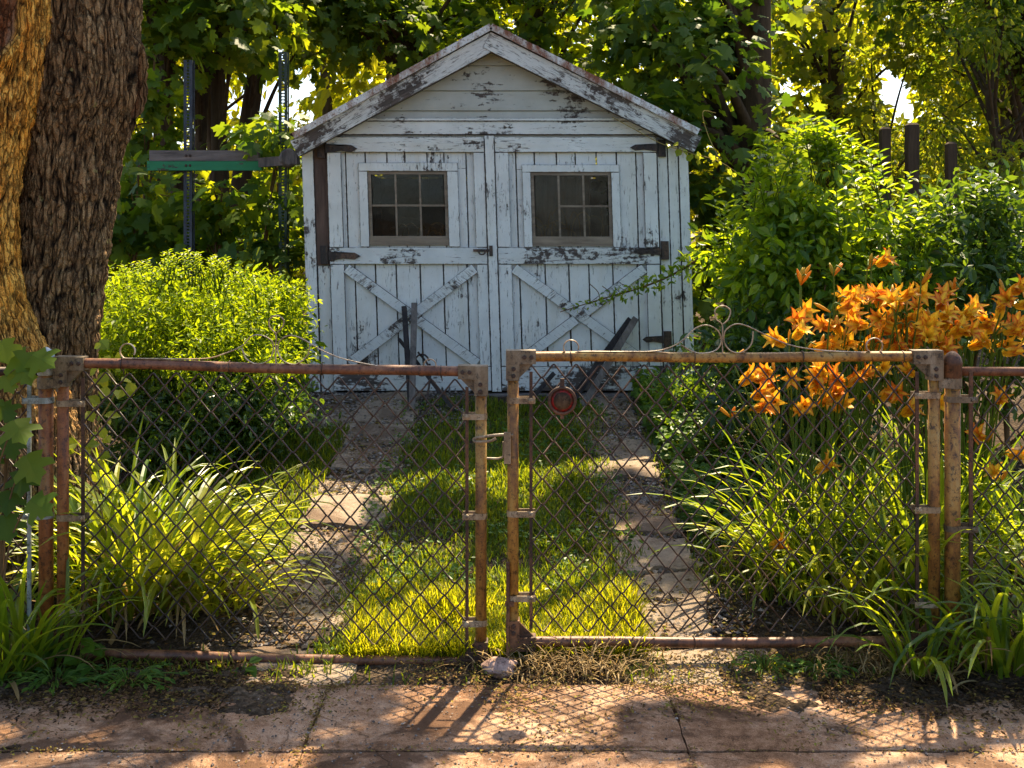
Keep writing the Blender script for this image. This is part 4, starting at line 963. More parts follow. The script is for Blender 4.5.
rt = px_path([(-220, 30, 160), (-60, 30, 150), (-20, 26, 142), (30, 25, 140), (70, 25, 143), (100, 24, 141), (125, 24, 131), (150, 24, 124), (200, 22, 117), (260, 18, 109), (310, 12, 103), (350, -2, 98), (420, -12, 100), (520, -30, 108), (580, -45, 118)], 5.15)
rt.append((5.2, rt[-1][1]+.35, 5.5, .24))
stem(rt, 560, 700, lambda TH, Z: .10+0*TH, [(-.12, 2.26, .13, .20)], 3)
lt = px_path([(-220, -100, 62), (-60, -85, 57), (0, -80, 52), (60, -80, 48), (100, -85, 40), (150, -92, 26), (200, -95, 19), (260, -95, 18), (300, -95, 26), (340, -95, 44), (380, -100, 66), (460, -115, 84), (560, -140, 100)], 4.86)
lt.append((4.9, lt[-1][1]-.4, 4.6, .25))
stem(lt, 540, 700, lambda TH, Z: np.clip(.95-1.1*np.clip((1.35-Z)/.9, 0, 1)+0*TH, 0, 1), [(-.93, 2.62, .30, .24)], 8)  # sunlit tint painted on the upper stem, fading out lower down

# limbs overhead, with the leafy clumps that throw the dapple on the pavement
tgt = [(-1.62, 3.80, .20), (-1.32, 3.82, .17), (-1.08, 3.60, .22), (-.84, 3.62, .20), (-.62, 3.70, .12), (-.42, 3.36, .12), (.50, 3.52, .12), (.70, 3.48, .15), (.92, 3.44, .11), (1.65, 3.80, .22), (2.0, 3.6, .22), (.15, 5.25, .32), (.75, 5.0, .30), (1.25, 5.5, .32), (-.4, 5.5, .28), (.45, 5.7, .32), (-.1, 6.4, .22), (-.85, 4.75, .2), (-2.6, 3.5, .4), (2.6, 3.3, .4), (-.6, 2.5, .3), (1.2, 2.4, .3), (-1.6, 2.5, .3)]
mb = MB(); cl = []
base = [np.array([rt[-1][1], 5.5, 5.0]), np.array([lt[-1][1], 4.6, 4.7])]
for (x, y, r) in tgt:
    g = np.array([x, y, float(gz(x, y))]); h = R.uniform(4.6, 6.6); c = g+SUN*((h-g[2])/SUN[2])
    cl.append((c, r)); b = base[0] if R.random() < .75 else base[1]
    m_ = b*.5+c*.5+np.array([0, 0, .45+R.uniform(-.2, .3)]); mb.tube(curve([b, m_, c], 6), np.linspace(.07, .012, 13), 7)
mb.build('limb', M['bark2'], tree, True)
for i in range(14):  # the rest of its crown, left of and above the picture
    cl.append((np.array([R.uniform(-5.5, -1.5), R.uniform(4.5, 8.0), R.uniform(5.5, 8.0)]), R.uniform(.5, .9)))
foliage('crown', TM, [(c, r*1.02) for c, r in cl], 210, .12, G['maple'], tree, gap=False, flat=.6)

# ================================================================ BACKGROUND TREES
def tree_thing(name, label, trunk, region, Y, ncl, per, size, tpl, mat, cr=(.45, .8), depth=1.2, bark='bark2', extra=(), group='trees behind the shed', top=.9, up=.6):
    """trunk: rows (px, py, half width px); region: px/py box at depth Y the crown fills"""
    pts = np.array([P(a, b, Y) for a, b, _ in trunk]); pts[:, 1] += np.array([R.uniform(-.1, .1) for _ in trunk]); x, z = pts[0][0], float(gz(pts[0][0], Y))
    pts = np.vstack([[pts[0][0], Y, z-.1], pts]); rr = [trunk[0][2]*Y/F*1.25]+[w*Y/F for _, _, w in trunk]
    root = empty(name, (x, Y, z), label, 'tree', group)
    mb = MB(); cp = curve(pts, 6); mb.tube(cp, np.interp(np.linspace(0, 1, len(cp)), np.linspace(0, 1, len(rr)), rr), 12); 
    tb = MB(); cl = []
    a0, a1, b0, b1 = region; lo = P(a0, b1, Y); hi = P(a1, b0, Y)
    for i in range(ncl):
        c = np.array([R.uniform(lo[0], hi[0]), Y+R.uniform(-depth, depth), R.uniform(lo[2], hi[2]+top)]); cl.append((c, R.uniform(*cr)))
    for (px, py, dy, r) in extra: cl.append((P(px, py, Y+dy), r))
    top_ = cp[-1]
    for c, r in cl:
        j = cp[min(len(cp)-1, int(len(cp)*R.uniform(.55, .99)))]
        if c[2] < j[2]: j = cp[max(0, int(len(cp)*R.uniform(.35, .6)))]
        tb.tube(curve([j, j*.45+c*.55+np.array([0, 0, .12]), c], 5), np.linspace(max(.012, rr[-1]*.45), .008, 11), 6)
    t = mb.build('trunk', M[bark], root, True); tb.build('branches', M[bark], root, True)
    foliage('crown', tpl, cl, per, size, mat, root, up=up)
    return root
Gm, Gd, Gg = G['maple'], G['maple_dark'], G['maple_gold']
tree_thing('maple_tree', 'slim maple with a bowed trunk, first one right of the old double tree', [(182, 240, 10), (178, 190, 9), (166, 130, 8.5), (166, 80, 8), (172, 20, 7)], (95, 195, -40, 70), 11.2, 13, 115, .13, TM, Gm)
tree_thing('maple_tree', 'thin dark maple trunk standing close behind the blue steel post', [(205, 240, 6), (202, 180, 6), (200, 120, 6), (203, 60, 5)], (150, 240, -50, 55), 12.2, 12, 140, .13, TM, Gg)
tree_thing('maple_tree', 'pale barked maple forking above the green plank', [(222, 250, 9), (223, 190, 8.5), (220, 130, 8), (219, 60, 7), (226, 0, 6)], (180, 290, -50, 58), 11.6, 13, 115, .13, TM, Gm)
tree_thing('maple_tree', 'dark maple trunk leaning right beside the green steel post', [(236, 250, 10), (241, 190, 10), (248, 130, 9.5), (255, 80, 9), (262, 20, 7)], (230, 345, -50, 60), 12.5, 11, 140, .13, TM, Gd)
tree_thing('maple_tree', 'thinnest trunk of the maple clump, between two thicker dark trunks', [(209, 250, 4), (211, 180, 4), (207, 110, 4), (205, 40, 4)], (120, 330, -50, 50), 13.6, 12, 130, .14, TM, Gg)
tree_thing('maple_tree', 'dark leafy maple rising behind the left slope of the shed roof', [(400, 200, 12), (405, 60, 11), (410, -20, 9)], (315, 485, -30, 72), 13.6, 22, 140, .14, TM, Gd)
tree_thing('maple_tree', 'green maple rising behind the ridge of the shed roof', [(545, 200, 12), (540, 60, 11), (535, -20, 9)], (470, 640, -40, 95), 13.8, 24, 140, .14, TM, Gm)
tree_thing('maple_tree', 'big dark maple with a thick reddish trunk right of the shed', [(745, 300, 19), (752, 180, 18), (755, 100, 17), (757, 0, 16), (758, -60, 15)], (615, 760, -60, 160), 11.0, 26, 145, .135, TM, Gd, extra=[(705, 190, -.3, .45), (735, 220, -.2, .4), (715, 255, 0, .45), (760, 250, .2, .45), (700, 300, .3, .5)])
tree_thing('maple_tree', 'yellow green tree with airy leaves left of the bright sky gap', [(835, 250, 8), (830, 160, 7.5), (838, 80, 7), (832, 0, 6)], (765, 885, -60, 165), 15.0, 22, 150, .13, TM, Gg)
tree_thing('maple_tree', 'dark tree overhanging the upper right corner of the yard', [(1035, 260, 14), (1030, 120, 13), (1010, 20, 11)], (900, 1080, -70, 70), 13.0, 26, 180, .12, TM, Gd)
tree_thing('fine_leaved_tree', 'small leaved yellow green tree filling the right edge above the shrubs', [(1000, 260, 6), (996, 180, 5.5), (990, 90, 5)], (935, 1110, 40, 255), 12.0, 24, 330, .075, TO, Gg, up=.3)
tree_thing('fine_leaved_tree', 'small leaved shrubby tree glowing yellow behind the wooden fence posts', [(890, 260, 5), (880, 200, 4.5), (870, 150, 4)], (800, 950, 125, 235), 14.2, 16, 300, .08, TO, Gg, up=.3)
# saplings and undergrowth left of the shed
def sapling(label, px, Y, reg, n, per, mat, size=.125):
    a0, a1, b0, b1 = reg; x = (px-CX)*Y/F; z = float(gz(x, Y)); root = empty('maple_sapling', (x, Y, z), label, 'sapling', 'maple saplings behind the hedge')
    mb = MB(); cl = []; lo = P(a0, b1, Y); hi = P(a1, b0, Y)
    b = np.array([x, Y, z]); t = np.array([x+R.uniform(-.15, .15), Y, hi[2]]); mb.tube(curve([b, b*.5+t*.5+np.array([R.uniform(-.1, .1), 0, 0]), t], 6), np.linspace(.022, .01, 13), 7)
    for i in range(n):
        c = np.array([R.uniform(lo[0], hi[0]), Y+R.uniform(-.35, .35), R.uniform(lo[2], hi[2])]); cl.append((c, R.uniform(.22, .36))); j = b+(t-b)*R.uniform(.3, .9); mb.tube(curve([j, j*.5+c*.5+np.array([0, 0, .05]), c], 4), np.linspace(.01, .004, 9), 5)
    mb.build('stem', M['twig'], root, True); foliage('foliage', TM, cl, per, size, mat, root, up=.45)
sapling('dark green maple sapling with drooping leaves right beside the old tree', 135, 9.6, (105, 165, 165, 265), 11, 30, Gd)
sapling('maple sapling with broad green leaves below the green plank', 215, 9.4, (160, 262, 185, 262), 14, 30, Gm)
sapling('maple sapling with large leaves climbing the green steel post by the shed', 268, 9.3, (240, 298, 128, 258), 13, 28, Gd)
sapling('pale green maple sapling in front of the trunks at plank height', 140, 10.2, (108, 175, 55, 150), 9, 26, Gm)

# far wood
cl = []
for i in range(430):
    Y = R.uniform(19, 29); x = R.uniform(-.62, .62)*Y; cl.append((np.array([x, Y, R.uniform(.4, 8.5)]), R.uniform(.9, 1.7)))
for i in range(60):
    Y = R.uniform(17, 20); x = R.uniform(-.6, .6)*Y; cl.append((np.array([x, Y, R.uniform(.4, 3.2)]), R.uniform(.7, 1.2)))
mb = MB()
for c, r in cl[:430:7]:
    if 870 < CX+F*c[0]/c[1] < 925: continue
    mb.tube([(c[0], c[1], .4), (c[0]+R.uniform(-.3, .3), c[1], c[2])], [.14, .06], 7)
wood = foliage('far_wood', TO, cl, 200, .27, G['far'], None, up=.3); tag(wood, kind='stuff')
tag(mb.build('far_wood_trunks', M['bark2'], None, True, (0, 24, 0)), kind='stuff')

# wooden fence posts beyond the shrubs
for px, py, w, lab in ((885, 127, 9, 'leftmost wooden fence post with a leafy top behind the right shrub'), (912, 123, 11, 'widest and tallest wooden fence post showing above the right shrub'), (951, 142, 9, 'lower square topped wooden fence post standing apart above the right shrub')):
    Y = 9.8; a = P(px, py, Y); g = float(gz(a[0], Y)); hw = w/2*Y/F; mb = MB()
    mb.box((a[0]-hw, Y-hw, g-.1), (a[0]+hw, Y+hw, a[2]-.02)); mb.hexa(np.array([(a[0]-hw, Y-hw, a[2]-.0195), (a[0]+hw, Y-hw, a[2]-.0195), (a[0]+hw, Y+hw, a[2]-.0195), (a[0]-hw, Y+hw, a[2]-.0195), (a[0]-hw*.6, Y-hw*.6, a[2]), (a[0]+hw*.6, Y-hw*.6, a[2]), (a[0]+hw*.6, Y+hw*.6, a[2]), (a[0]-hw*.6, Y+hw*.6, a[2])]))
    tag(mb.build('fence_post', M['postwood']), lab, 'fence post', 'wooden posts behind the right shrub')

# plank between two perforated posts
fr = empty('plank_frame', ((235-CX)*9/F, 9.0, float(gz(-2.3, 9))), 'green and grey wooden plank fixed between two perforated steel posts left of the shed', 'plank frame')
def perf(px, py, wpx, mat, Y=9.0):
    x = (px-CX)*Y/F; w = wpx*Y/F; g = float(gz(x, Y))-.1; top = CH-(py-HY)*Y/F; mb = MB(); hw = .011; t = .004
    mb.box((x-w/2, Y-.002, g), (x-hw, Y+.003, top)); mb.box((x+hw, Y-.002, g), (x+w/2, Y+.003, top))
    z = g
    while z < top:
        mb.box((x-hw+.0005, Y-.0015, z), (x+hw-.0005, Y+.0025, min(z+.011, top))); z += .026
    for s in (-1, 1): 
        a, b = sorted((x+s*w/2, x+s*(w/2-.004))); mb.box((a, Y+.0035, g), (b, Y+.03, top)); a, b = sorted((x+s*(w/2+.001), x+s*(w/2+.013))); mb.box((a, Y+.0305, g), (b, Y+.034, top))
    mb.build('post', M[mat], fr)
perf(188, 60, 8, 'bluepost'); perf(283, 52, 7.5, 'greenpost')
mb = MB(); a = P(150, 161, 8.95); b = P(259, 150.5, 8.95); mb.box((a[0], 8.93, a[2]), (b[0], 8.99, b[2])); mb.build('weathered_board', M['greywood_x'], fr)
mb = MB(); a = P(148, 170.5, 8.95); b = P(262, 161.4, 8.95); mb.box((a[0], 8.925, a[2]), (b[0], 8.99, b[2])); mb.build('green_board', M['greenboard'], fr)
for px, py in ((186, 155.5), (190, 155.5), (186, 165.5), (190, 165.5)):
    mb = MB(); mb.lathe(P(px, py, 8.926), (0, -1, 0), [(.011, -.004), (.011, .004), (.008, .008), (.0001, .009)], 8); mb.build('bolt', M['bolt'], fr)
mb = MB(); mb.beam(P(262, 163, 8.92), P(300, 160, 8.85), .075, .07, up=(0, -1, 0)); mb.lathe(P(289, 157, 8.78), (.25, -1, .1), [(.0001, .0), (.06, .0), (.075, -.015), (.078, -.10), (.05, -.13)], 12); mb.build('beam_end', M['greywood'], fr)

# ================================================================ SHRUBS
def shrub(label, c, r, n, per, size, tpl, mat, name='shrub', clr=(.16, .26), up=.55, group=None, stems=9, cut=None, flat=.8, low=.72):
    c = np.array(c, float); r = np.array(r, float); g = float(gz(c[0], c[1])); root = empty(name, (c[0], c[1], g), label, 'shrub', group)
    cl = []; mb = MB(); ends = []
    while len(cl) < n:
        d = rdir(1)[0]; d[2] = abs(d[2]) if R.random() < low else d[2]
        q = R.random()**.33; p = c+d*r*q*(.72+.58*float(vnoise(d[None]*2.3+c*3, 5)[0]))
        if p[2] < g+.08: p[2] = g+R.uniform(.08, .3)
        cl.append((p, R.uniform(*clr)))
    for i in range(stems):
        p = cl[R.randrange(n)][0]; b = np.array([c[0]+R.uniform(-.2, .2), c[1]+R.uniform(-.15, .15), g-.03]); mb.tube(curve([b, b*.4+p*.6+np.array([R.uniform(-.1, .1), 0, -.05]), p], 5), np.linspace(.016, .005, 11), 6)
    mb.build('branches', M['twig'], root, True)
    foliage('foliage', tpl, cl, per, size, mat, root, up=up, droop=.15, gap=False, flat=flat)
    return root
def spires(root, pts, n, L, size, tpl, mat):
    """upright leafy shoots standing out of a shrub's outline"""
    Ps, As, Ns = [], [], []; mb = MB()
    for p in pts:
        p = np.asarray(p); d = norm(np.array([R.uniform(-.4, .4), R.uniform(-.4, .2), 1])); e = p+d*L*R.uniform(.6, 1.2); mb.tube([p-d*.15, p*.5+e*.5, e], [.004, .003, .002], 5)
        for k in range(n):
            t = k/n; a = k*2.4; o = np.array([math.cos(a), math.sin(a), .55]); Ps.append(p+(e-p)*t); As.append(norm(o)); Ns.append(norm(np.array([-o[0]*.5, -o[1]*.5, 1])))
    mb.build('shoots', M['stem'], root, True)
    leaves('shoot_foliage', tpl, np.array(Ps), np.array(As), np.array(Ns), size*N.uniform(.6, 1.2, len(Ps)), mat, root)
h = shrub('rounded sunlit hedge shrub with tiny yellow green leaves left of the shed', (-1.90, 6.5, .84), (.66, .58, .56), 230, 150, .032, TO, G['hedge'], 'hedge_shrub', (.11, .18), stems=10, low=.5)
spires(h, [(-1.90+.62*math.cos(a)*q, 6.4+.5*math.sin(a)*q, .84+.58*math.sqrt(max(0, 1-q*q))) for a, q in [(R.uniform(0, 6.28), R.uniform(0, .9)) for _ in range(60)]], 14, .09, .03, TO, G['hedge'])
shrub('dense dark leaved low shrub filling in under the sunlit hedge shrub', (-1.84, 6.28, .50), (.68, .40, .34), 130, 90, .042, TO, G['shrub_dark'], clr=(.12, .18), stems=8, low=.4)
h2 = shrub('glossy darker shrub crowded against the left wall of the shed', (-1.60, 6.95, .70), (.22, .4, .55), 50, 80, .06, TO, G['shrub'], clr=(.12, .2))
rs = shrub('bright green broad leaved shrub spilling over the right side of the shed', (1.80, 6.55, 1.22), (.62, .55, .78), 120, 75, .075, TO, G['shrub'], clr=(.15, .24), stems=16)
spires(rs, [(1.80+.66*math.cos(a)*q, 6.4+.5*math.sin(a)*q, 1.22+.80*math.sqrt(max(0, 1-q*q))) for a, q in [(R.uniform(0, 6.28), R.uniform(0, .95)) for _ in range(55)]], 14, .24, .075, TO, G['shrub'])
rs2 = shrub('wide dark green shrub behind the orange lilies', (2.75, 6.5, 1.06), (.85, .6, .74), 130, 75, .07, TO, G['shrub_dark'], clr=(.16, .26), stems=16)
spires(rs2, [(2.75+.8*math.cos(a)*q, 6.3+.5*math.sin(a)*q, 1.06+.73*math.sqrt(max(0, 1-q*q))) for a, q in [(R.uniform(0, 6.28), R.uniform(0, .95)) for _ in range(40)]], 12, .22, .07, TO, G['shrub_dark'])
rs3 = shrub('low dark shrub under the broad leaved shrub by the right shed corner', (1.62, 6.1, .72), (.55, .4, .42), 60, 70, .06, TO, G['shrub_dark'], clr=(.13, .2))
# branch reaching across the shed door
bp = curve([P(700, 258, 7.1), P(672, 275, 7.3), (P(640, 288, 7.45)), P(605, 298, 7.5), P(560, 312, 7.5)], 8)
mb = MB(); mb.tube(bp, np.linspace(.009, .003, len(bp)), 6)
for px, py in ((590, 284), (602, 286), (622, 284)):
    q = P(px, py, 7.5); j = bp[np.argmin(np.abs(bp[:, 0]-q[0]-.06))]; mb.tube(curve([j, j*.5+q*.5+np.array([.02, 0, 0]), q], 4), .003, 5)
br = mb.build('branch', M['twig'], rs, True)
n = 210; t = N.random(n)**.8; idx = ((1-t)*(len(bp)-1)).astype(int); wdt = np.interp(idx, [0, len(bp)-1], [.085, .02])
leaves('branch_leaves', TO, bp[idx]+rdir(n)*wdt[:, None]*np.array([.6, .6, 1]), norm(rdir(n)+np.array([-.5, -.4, 0])), norm(np.array([0, -.5, .8])+.6*rdir(n)), np.interp(idx, [0, len(bp)-1], [.065, .03])*N.uniform(.7, 1.2, n), G['shrub'], br)
# vine tendril at the right eave
vn = empty('vine', P(735, 160, 7.7), 'thin vine with yellow leaves trailing over the right end of the shed eave', 'vine')
vp = curve([P(760, 190, 8.0), P(722, 163, 7.7), P(690, 153, 7.62), P(660, 143, 7.6), P(632, 128, 7.62), P(612, 117, 7.65)], 7)
mb = MB(); mb.tube(vp, .003, 5); mb.tube(curve([P(722, 165, 7.7), P(708, 135, 7.75), P(703, 112, 7.8), P(716, 113, 7.8)], 5), .003, 5); mb.build('stem', M['twig_yellow'], vn, True)
idx = (N.random(26)*len(vp)*.62).astype(int); leaves('foliage', TR, vp[idx]+rdir(26)*.03, rdir(26)-np.array([0, 0, .5]), norm(np.array([0, -.9, .5])+.5*rdir(26)), .055*N.uniform(.5, 1.2, 26), G['vine'], vn)

# ================================================================ DAYLILIES
def flower_mesh(seed, openness=1.0):
    rg = np.random.default_rng(seed); V = []; Fq = []; al = []; ed = []; b = 0
    for k in range(6):
        a = k*math.pi/3+rg.uniform(-.12, .12); inner = k % 2; wmax = .021 if inner else .015; L = .105; seg = 8; pos = np.array([0., 0, 0]); h = np.array([math.cos(a), math.sin(a), 0]); sd = np.array([-math.sin(a), math.cos(a), 0])
        cur = rg.uniform(1.9, 2.6)*openness
        for i in range(seg+1):
            t = i/seg; ph = .16+cur*max(0, t-.25)**1.15; w = wmax*(math.sin(math.pi*min(1, .12+.88*t)**.8)+.05)
            nn = -h*math.cos(ph)+np.array([0, 0, 1])*math.sin(ph); rf_ = .006*math.sin(t*14+k)*t
            for s in (-1, -.5, 0, .5, 1):
                V.append(pos+sd*w*s+nn*(abs(s)*.25*w+(rf_ if abs(s) == 1 else 0))); al.append(t); ed.append(abs(s))
            pos = pos+(h*math.sin(ph)+np.array([0, 0, 1])*math.cos(ph))*(L/seg)
        for i in range(seg):
            for j in range(4):
                q = b+i*5+j; Fq.append((q, q+1, q+6, q+5))
        b += (seg+1)*5
    V = np.array(V); me = build('flower', V, [Fq], M['petal'], None, (0, 0, 0), True, {'along': al, 'edge': ed})
    COL.objects.unlink(me); d = me.data; bpy.data.objects.remove(me); return d
FM = [flower_mesh(i, o) for i, o in ((1, 1.0), (2, .85), (3, 1.15), (4, .6))]
def aim(o, d):
    from mathutils import Vector
    o.rotation_mode = 'QUATERNION'; o.rotation_quaternion = Vector(tuple(d)).to_track_quat('Z', 'Y')
def lily(label, x, y, nb, L, flowers, mat, spread=.09, buds=True, lean=(.05, .75), curl=(.5, 2.2), W=.02, group='daylily clumps by the gate', drift=(0, 0)):
    g = float(gz(x, y)) if y > 3.89 else .01
    root = empty('daylily', (x, y, g), label, 'daylily', group)
    a = N.random(nb)*6.283; rr = spread*np.sqrt(N.random(nb)); b = np.stack([x+rr*np.cos(a)*1.3, y+rr*np.sin(a), np.full(nb, g-.01)], 1)
    az = a+N.normal(0, .6, nb)
    V, Q = blades(b, az, L*N.uniform(.55, 1.1, nb), W*N.uniform(.6, 1.2, nb), N.uniform(*lean, nb), N.uniform(*curl, nb), 9, 3)
    V[:, 2] = np.maximum(V[:, 2], g+.005+.01*np.sin(V[:, 0]*90))
    if drift != (0, 0):
        k = np.clip((V[:, 2]-g)/.7, 0, 1); V[:, 0] += drift[0]*k; V[:, 1] += drift[1]*k
    build('foliage', V, [Q], mat, root)
    m_ = max(5, nb//7); a = N.random(m_)*6.283; rr = spread*np.sqrt(N.random(m_)); b = np.stack([x+rr*np.cos(a)*1.3, y+rr*np.sin(a), np.full(m_, g-.01)], 1)
    V, Q = blades(b, a+N.normal(0, .6, m_), L*N.uniform(.35, .8, m_), W*N.uniform(.35, .8, m_), N.uniform(.4, 1.2, m_), N.uniform(.8, 2.6, m_), 9, 3); V[:, 2] = np.maximum(V[:, 2], g+.005+.01*np.sin(V[:, 0]*90)); build('dead_leaves', V, [Q], G['dry'], root)
    for (px, py, Yf, kind) in flowers:
        p = P(px, py, Yf); b0 = np.array([x+R.uniform(-spread, spread), y+R.uniform(-spread, spread)*.6, g])
        dirn = norm(np.array([R.uniform(-.9, .9), R.uniform(-1.2, -.1), R.uniform(.05, .8)])); st = p-dirn*.06
        mb = MB(); mb.tube(curve([b0, b0*.45+st*.55+np.array([0, 0, .06]), st, p], 5), np.linspace(.0045, .003, 16), 5); mb.build('scape', M['stem'], root, True)
        if kind == 'f':
            o = bpy.data.objects.new('flower', R.choice(FM)); COL.objects.link(o); o.parent = root; o.location = tuple(p-np.array([x, y, g])-dirn*.03); aim(o, dirn); s = R.uniform(.85, 1.2); o.scale = (s, s, s)
        if kind == 'b' or R.random() < .5:
            mb = MB()
            for q in range(3 if kind == 'b' else 1):
                d = norm(np.array([R.uniform(-.8, .8), R.uniform(-.6, .3), R.uniform(.3, 1)])); e = st+d*R.uniform(.05, .09); mb.tube([st, st*.6+e*.4, st*.25+e*.75, e], [.003, .007, .0075, .002], 6)
            mb.build('bud', M['bud'], root, True)
# right of the gate: flower heads by clump (image place, depth)
fl = [(803, 312), (827, 327), (845, 309), (862, 325), (878, 300), (893, 318), (868, 343), (846, 345), (828, 346), (905, 335), (918, 309), (930, 325), (887, 345), (945, 315), (955, 333), (970, 310), (985, 325), (1000, 312), (1012, 330), (1022, 305), (975, 345), (940, 345), (1015, 290), (882, 262), (920, 295), (905, 296), (858, 300), (838, 330), (880, 330), (1003, 345)]
fl += [(R.gauss(905, 62), R.uniform(296, 350)) for _ in range(52)]
lo = [(R.uniform(745, 910), R.uniform(366, 412)) for _ in range(14)]+[(768, 372), (790, 378), (830, 378), (862, 377), (757, 395), (775, 402), (760, 408), (822, 402), (836, 395), (885, 395), (897, 392), (770, 388), (745, 380), (910, 372)]
rest = [(822, 468), (776, 545), (980, 437), (995, 475), (1015, 455), (935, 403), (1000, 400), (1010, 352)]
bd = [(868, 266), (795, 275), (812, 278), (845, 270), (735, 360), (742, 412), (915, 278), (960, 288)]
cx_ = [(1.24, 4.85), (1.50, 5.05), (1.75, 4.75), (2.05, 5.05), (2.35, 4.85)]
labs = ['leftmost flowering daylily clump behind the right gate, its orange heads below the rail', 'tall daylily clump whose orange flowers crowd above the middle of the right gate rail', 'daylily clump flowering just left of the right gate post', 'daylily clump flowering behind the fence just right of the right gate post', 'daylily clump with orange flowers at the right edge of the picture']
asg = [[] for _ in cx_]
for lst, k in ((fl, 'f'), (lo, 'f'), (rest, 'f'), (bd, 'b')):
    for px, py in lst:
        Yf = 4.75+R.uniform(-.2, .25) if lst is not lo else 4.55+R.uniform(-.1, .2)
        if lst is rest: Yf = 4.5
        xw = (px-CX)*Yf/F; i = min(range(len(cx_)), key=lambda q: abs(cx_[q][0]-xw)); asg[i].append((px, py, Yf, k))
for (x, y), lb, fw in zip(cx_, labs, asg): lily(lb, x, y, 90, .80, fw, G['strap'], .13)
lily('pale arching daylily clump without flowers, low behind the right gate wire', 1.34, 4.50, 100, .70, [], G['strap_pale'], .13, curl=(.9, 2.6), group='leafy daylily clumps')
lily('daylily leaves crowding the foot of the right gate hinge side', 1.60, 4.42, 90, .76, [], G['strap'], .13, curl=(.6, 2.4), group='leafy daylily clumps')
lily('low daylily tuft leaning left at the edge of the right wheel strip', 1.16, 4.62, 40, .58, [], G['strap'], .10, curl=(1.0, 2.6), group='leafy daylily clumps')
lily('bright strap leaved daylily clump in front of the right fence, spilling on the pavement', 1.80, 3.99, 70, .66, [], G['strap'], .11, lean=(.05, .8), curl=(.9, 2.7), W=.024, group='leafy daylily clumps')
lily('small daylily tuft in front of the foot of the right gate post', 1.50, 3.98, 30, .52, [], G['strap'], .07, lean=(.1, .8), curl=(.9, 2.6), W=.020, group='leafy daylily clumps')
lily('strap leaved clump in the lower right corner before the fence', 2.1, 4.02, 55, .75, [], G['strap'], .12, curl=(.8, 2.5), W=.024, group='leafy daylily clumps')
# left clumps
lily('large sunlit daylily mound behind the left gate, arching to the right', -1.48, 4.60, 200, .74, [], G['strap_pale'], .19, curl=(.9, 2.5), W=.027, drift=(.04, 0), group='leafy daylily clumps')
lily('green daylily clump tight behind the left gate hinge side', -1.62, 4.50, 120, .80, [], G['strap'], .15, curl=(.6, 2.2), W=.025, group='leafy daylily clumps')
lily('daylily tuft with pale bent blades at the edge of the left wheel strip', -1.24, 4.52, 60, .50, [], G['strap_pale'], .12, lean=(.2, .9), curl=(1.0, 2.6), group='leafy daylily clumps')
lily('dark strap leaved clump at the foot of the old tree', -1.75, 4.95, 90, .7, [], G['strap'], .15, group='leafy daylily clumps')
lily('broad bladed clump at the left edge in front of the fence', -1.86, 4.0, 46, .62, [], G['strap'], .12, curl=(.6, 2.3), W=.026, group='leafy daylily clumps')
lily('small bladed tuft at the foot of the left gate post', -1.66, 4.0, 18, .48, [], G['strap'], .05, lean=(.0, .5), curl=(.3, 1.6), W=.024, group='leafy daylily clumps')

# ================================================================ SMALL PLANTS
def weed(name, label, x, y, n, h, spread, tpl, size, mat, up=.8, group=None):
    g = float(gz(x, y)) if y > 3.89 else .012; root = empty(name, (x, y, g), label, 'plant', group); mb = MB(); Ps, As, Ns = [], [], []
    for i in range(n):
        a = R.uniform(0, 6.28); r = spread*math.sqrt(R.random()); p = np.array([x+r*math.cos(a), y+r*math.sin(a)*.7, g+h*R.uniform(.35, 1)*(1-.5*r/spread)]); b = np.array([x+.2*(p[0]-x), y+.2*(p[1]-y), g])
        mb.tube(curve([b, b*.5+p*.5+np.array([0, 0, .02]), p], 3), .0018, 4); Ps.append(p); As.append(norm(np.array([math.cos(a), math.sin(a)-.3, R.uniform(-.5, .2)]))); Ns.append(norm(np.array([R.uniform(-.4, .4), -.35, up])))
    mb.build('stems', M['stem'], root, True); leaves('foliage', tpl, np.array(Ps), np.array(As), np.array(Ns), size*N.uniform(.6, 1.2, n), mat, root)
weed('round_leaved_weed', 'round leaved weed under the left gate corner', -1.46, 3.99, 12, .10, .12, TR, .075, G['weed'])
weed('round_leaved_weed', 'two or three round leaves beside the left gate bracket', -1.58, 4.0, 7, .17, .07, TR, .065, G['weed'])
weed('round_leaved_weed', 'single upright weed leaf below the left bottom rail', -1.01+.02, 4.0, 4, .07, .04, TR, .06, G['weed'])
for x, y, lb in ((-1.85, 3.93, 'low small leaved weed patch at the left picture edge'), (-1.62, 3.90, 'low small leaved weed patch below the left gate post'), (-1.36, 3.90, 'low small leaved weed patch below the left end of the bottom rail'), (1.12, 3.99, 'small weed sprouting under the right gate among dead blades'), (.92, 4.02, 'small weed under the right gate next to the concrete apron')):
    weed('creeping_weed', lb, x, y, 62 if x < 0 else 35, .08, .19 if x < 0 else .12, TO, .034, G['weed'], group='low weeds along the gate')
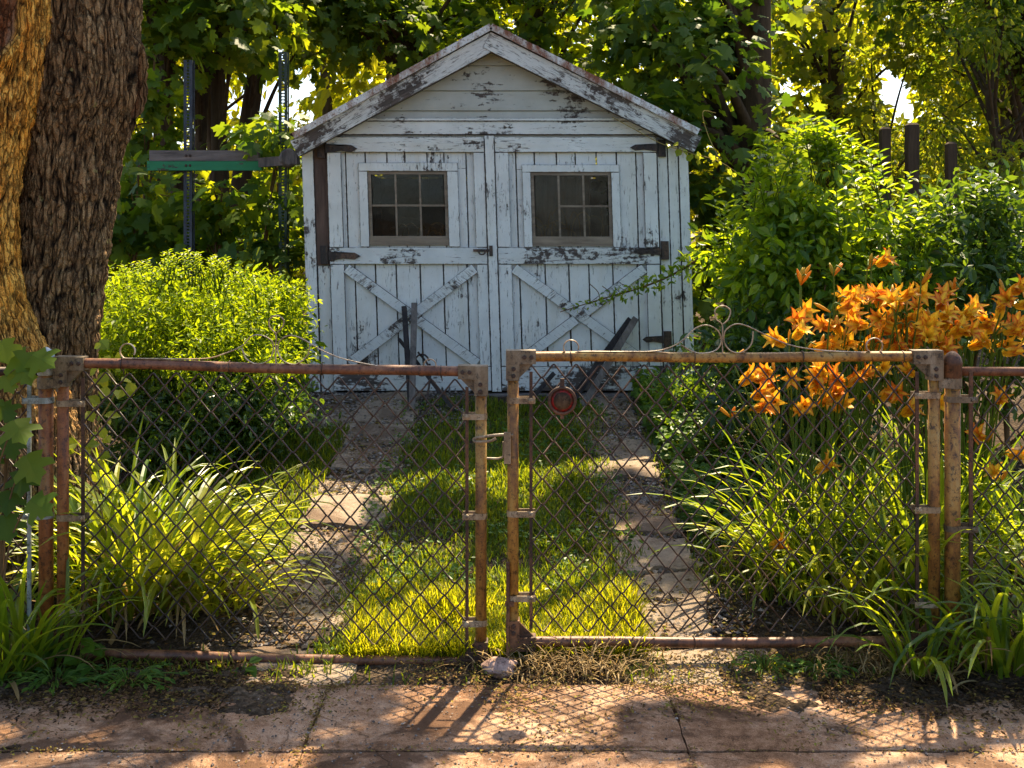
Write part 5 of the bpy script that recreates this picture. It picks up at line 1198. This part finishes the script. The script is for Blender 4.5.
# maple shoots before the left fence
ms = empty('maple_shoot', (-1.86, 3.96, .01), 'maple shoot with broad green leaves in front of the left fence', 'sapling')
mb = MB(); Ps, As, Ns = [], [], []
for px, py, s in ((12, 352, 1), (32, 355, 1.0), (5, 375, .8), (22, 365, .8), (8, 440, 1), (22, 470, 1.1), (10, 490, 1.1), (4, 515, 1), (26, 455, .9), (0, 405, 1), (14, 420, .8), (2, 340, .8), (-15, 390, 1.2), (-20, 450, 1.2), (30, 500, .8)):
    p = P(px, py, 3.93+R.uniform(-.06, .06)); b = np.array([-1.88+R.uniform(-.05, .05), 3.97, .01]); mb.tube(curve([b, b*.3+p*.7+np.array([-.05, .02, 0]), p], 5), np.linspace(.006, .002, 11), 5)
    Ps.append(p); As.append(norm(np.array([R.uniform(.0, .8), -.3, R.uniform(-.8, -.1)]))); Ns.append(norm(np.array([R.uniform(-.3, .3), -.7, .6]))); 
mb.build('stem', M['twig'], ms, True); leaves('foliage', TM, np.array(Ps), np.array(As), np.array(Ns), .105*N.uniform(.8, 1.2, len(Ps)), G['maple'], ms)
# yellow creeper behind the left gate hinge
yc = empty('creeper', (-1.62, 4.35, .03), 'yellowing creeper climbing behind the left gate hinge bar', 'vine')
cp = curve([(-1.62, 4.4, .03), (-1.60, 4.35, .4), (-1.66, 4.3, .75), (-1.55, 4.3, 1.0), (-1.62, 4.28, 1.12)], 8); mb = MB(); mb.tube(cp, .003, 5); mb.build('stem', M['twig_yellow'], yc, True)
idx = (N.random(60)*len(cp)).astype(int); leaves('foliage', TR, cp[idx]+rdir(60)*.06, rdir(60)-np.array([0, 0, .6]), norm(np.array([0, -.8, .5])+.5*rdir(60)), .055*N.uniform(.5, 1.2, 60), G['vine'], yc)
# bush just behind the right gate, at the verge
shrub('low pale leaved plant at the right verge of the drive near the shed', (1.15, 7.0, .52), (.35, .4, .22), 30, 45, .05, TO, G['weed'], 'verge_shrub', (.10, .16))

# ================================================================ CAMERA, LIGHT, WORLD
cam = bpy.data.cameras.new('camera'); co = bpy.data.objects.new('camera', cam); COL.objects.link(co)
cam.sensor_width = 36; cam.lens = 36*F/1024; cam.shift_y = -(384-HY)/1024; cam.clip_end = 600; cam.clip_start = .05
co.location = (0, 0, CH); co.rotation_euler = (rad(90), 0, 0); sc.camera = co
sl = bpy.data.lights.new('sun', 'SUN'); so_ = bpy.data.objects.new('sun', sl); COL.objects.link(so_)
sl.energy = 5.0; sl.angle = rad(.55); sl.color = (1.0, .81, .53)
from mathutils import Vector
so_.location = (4, 8, 12); so_.rotation_euler = Vector(tuple(SUN)).to_track_quat('Z', 'Y').to_euler()
w = bpy.data.worlds.new('World'); sc.world = w; w.use_nodes = True; t = w.node_tree; t.nodes.clear()
sky = nd(t, 'ShaderNodeTexSky', sky_type='NISHITA', sun_disc=False, sun_elevation=rad(SUN_EL), sun_rotation=rad(SUN_AZ), dust_density=2.0, air_density=1.0, ozone_density=1.0)
bg = nd(t, 'ShaderNodeBackground'); bg.inputs[1].default_value = .098; ow = nd(t, 'ShaderNodeOutputWorld')
t.links.new(sky.outputs[0], bg.inputs[0]); t.links.new(bg.outputs[0], ow.inputs[0])
sc.view_settings.view_transform = 'Standard'; sc.view_settings.look = 'None'; sc.view_settings.exposure = 1.74; sc.view_settings.gamma = 1; sc.view_settings.use_curve_mapping = False
sc.render.engine = 'CYCLES'; sc.cycles.use_denoising = True; sc.cycles.max_bounces = 8; sc.cycles.transparent_max_bounces = 12; sc.cycles.transmission_bounces = 6
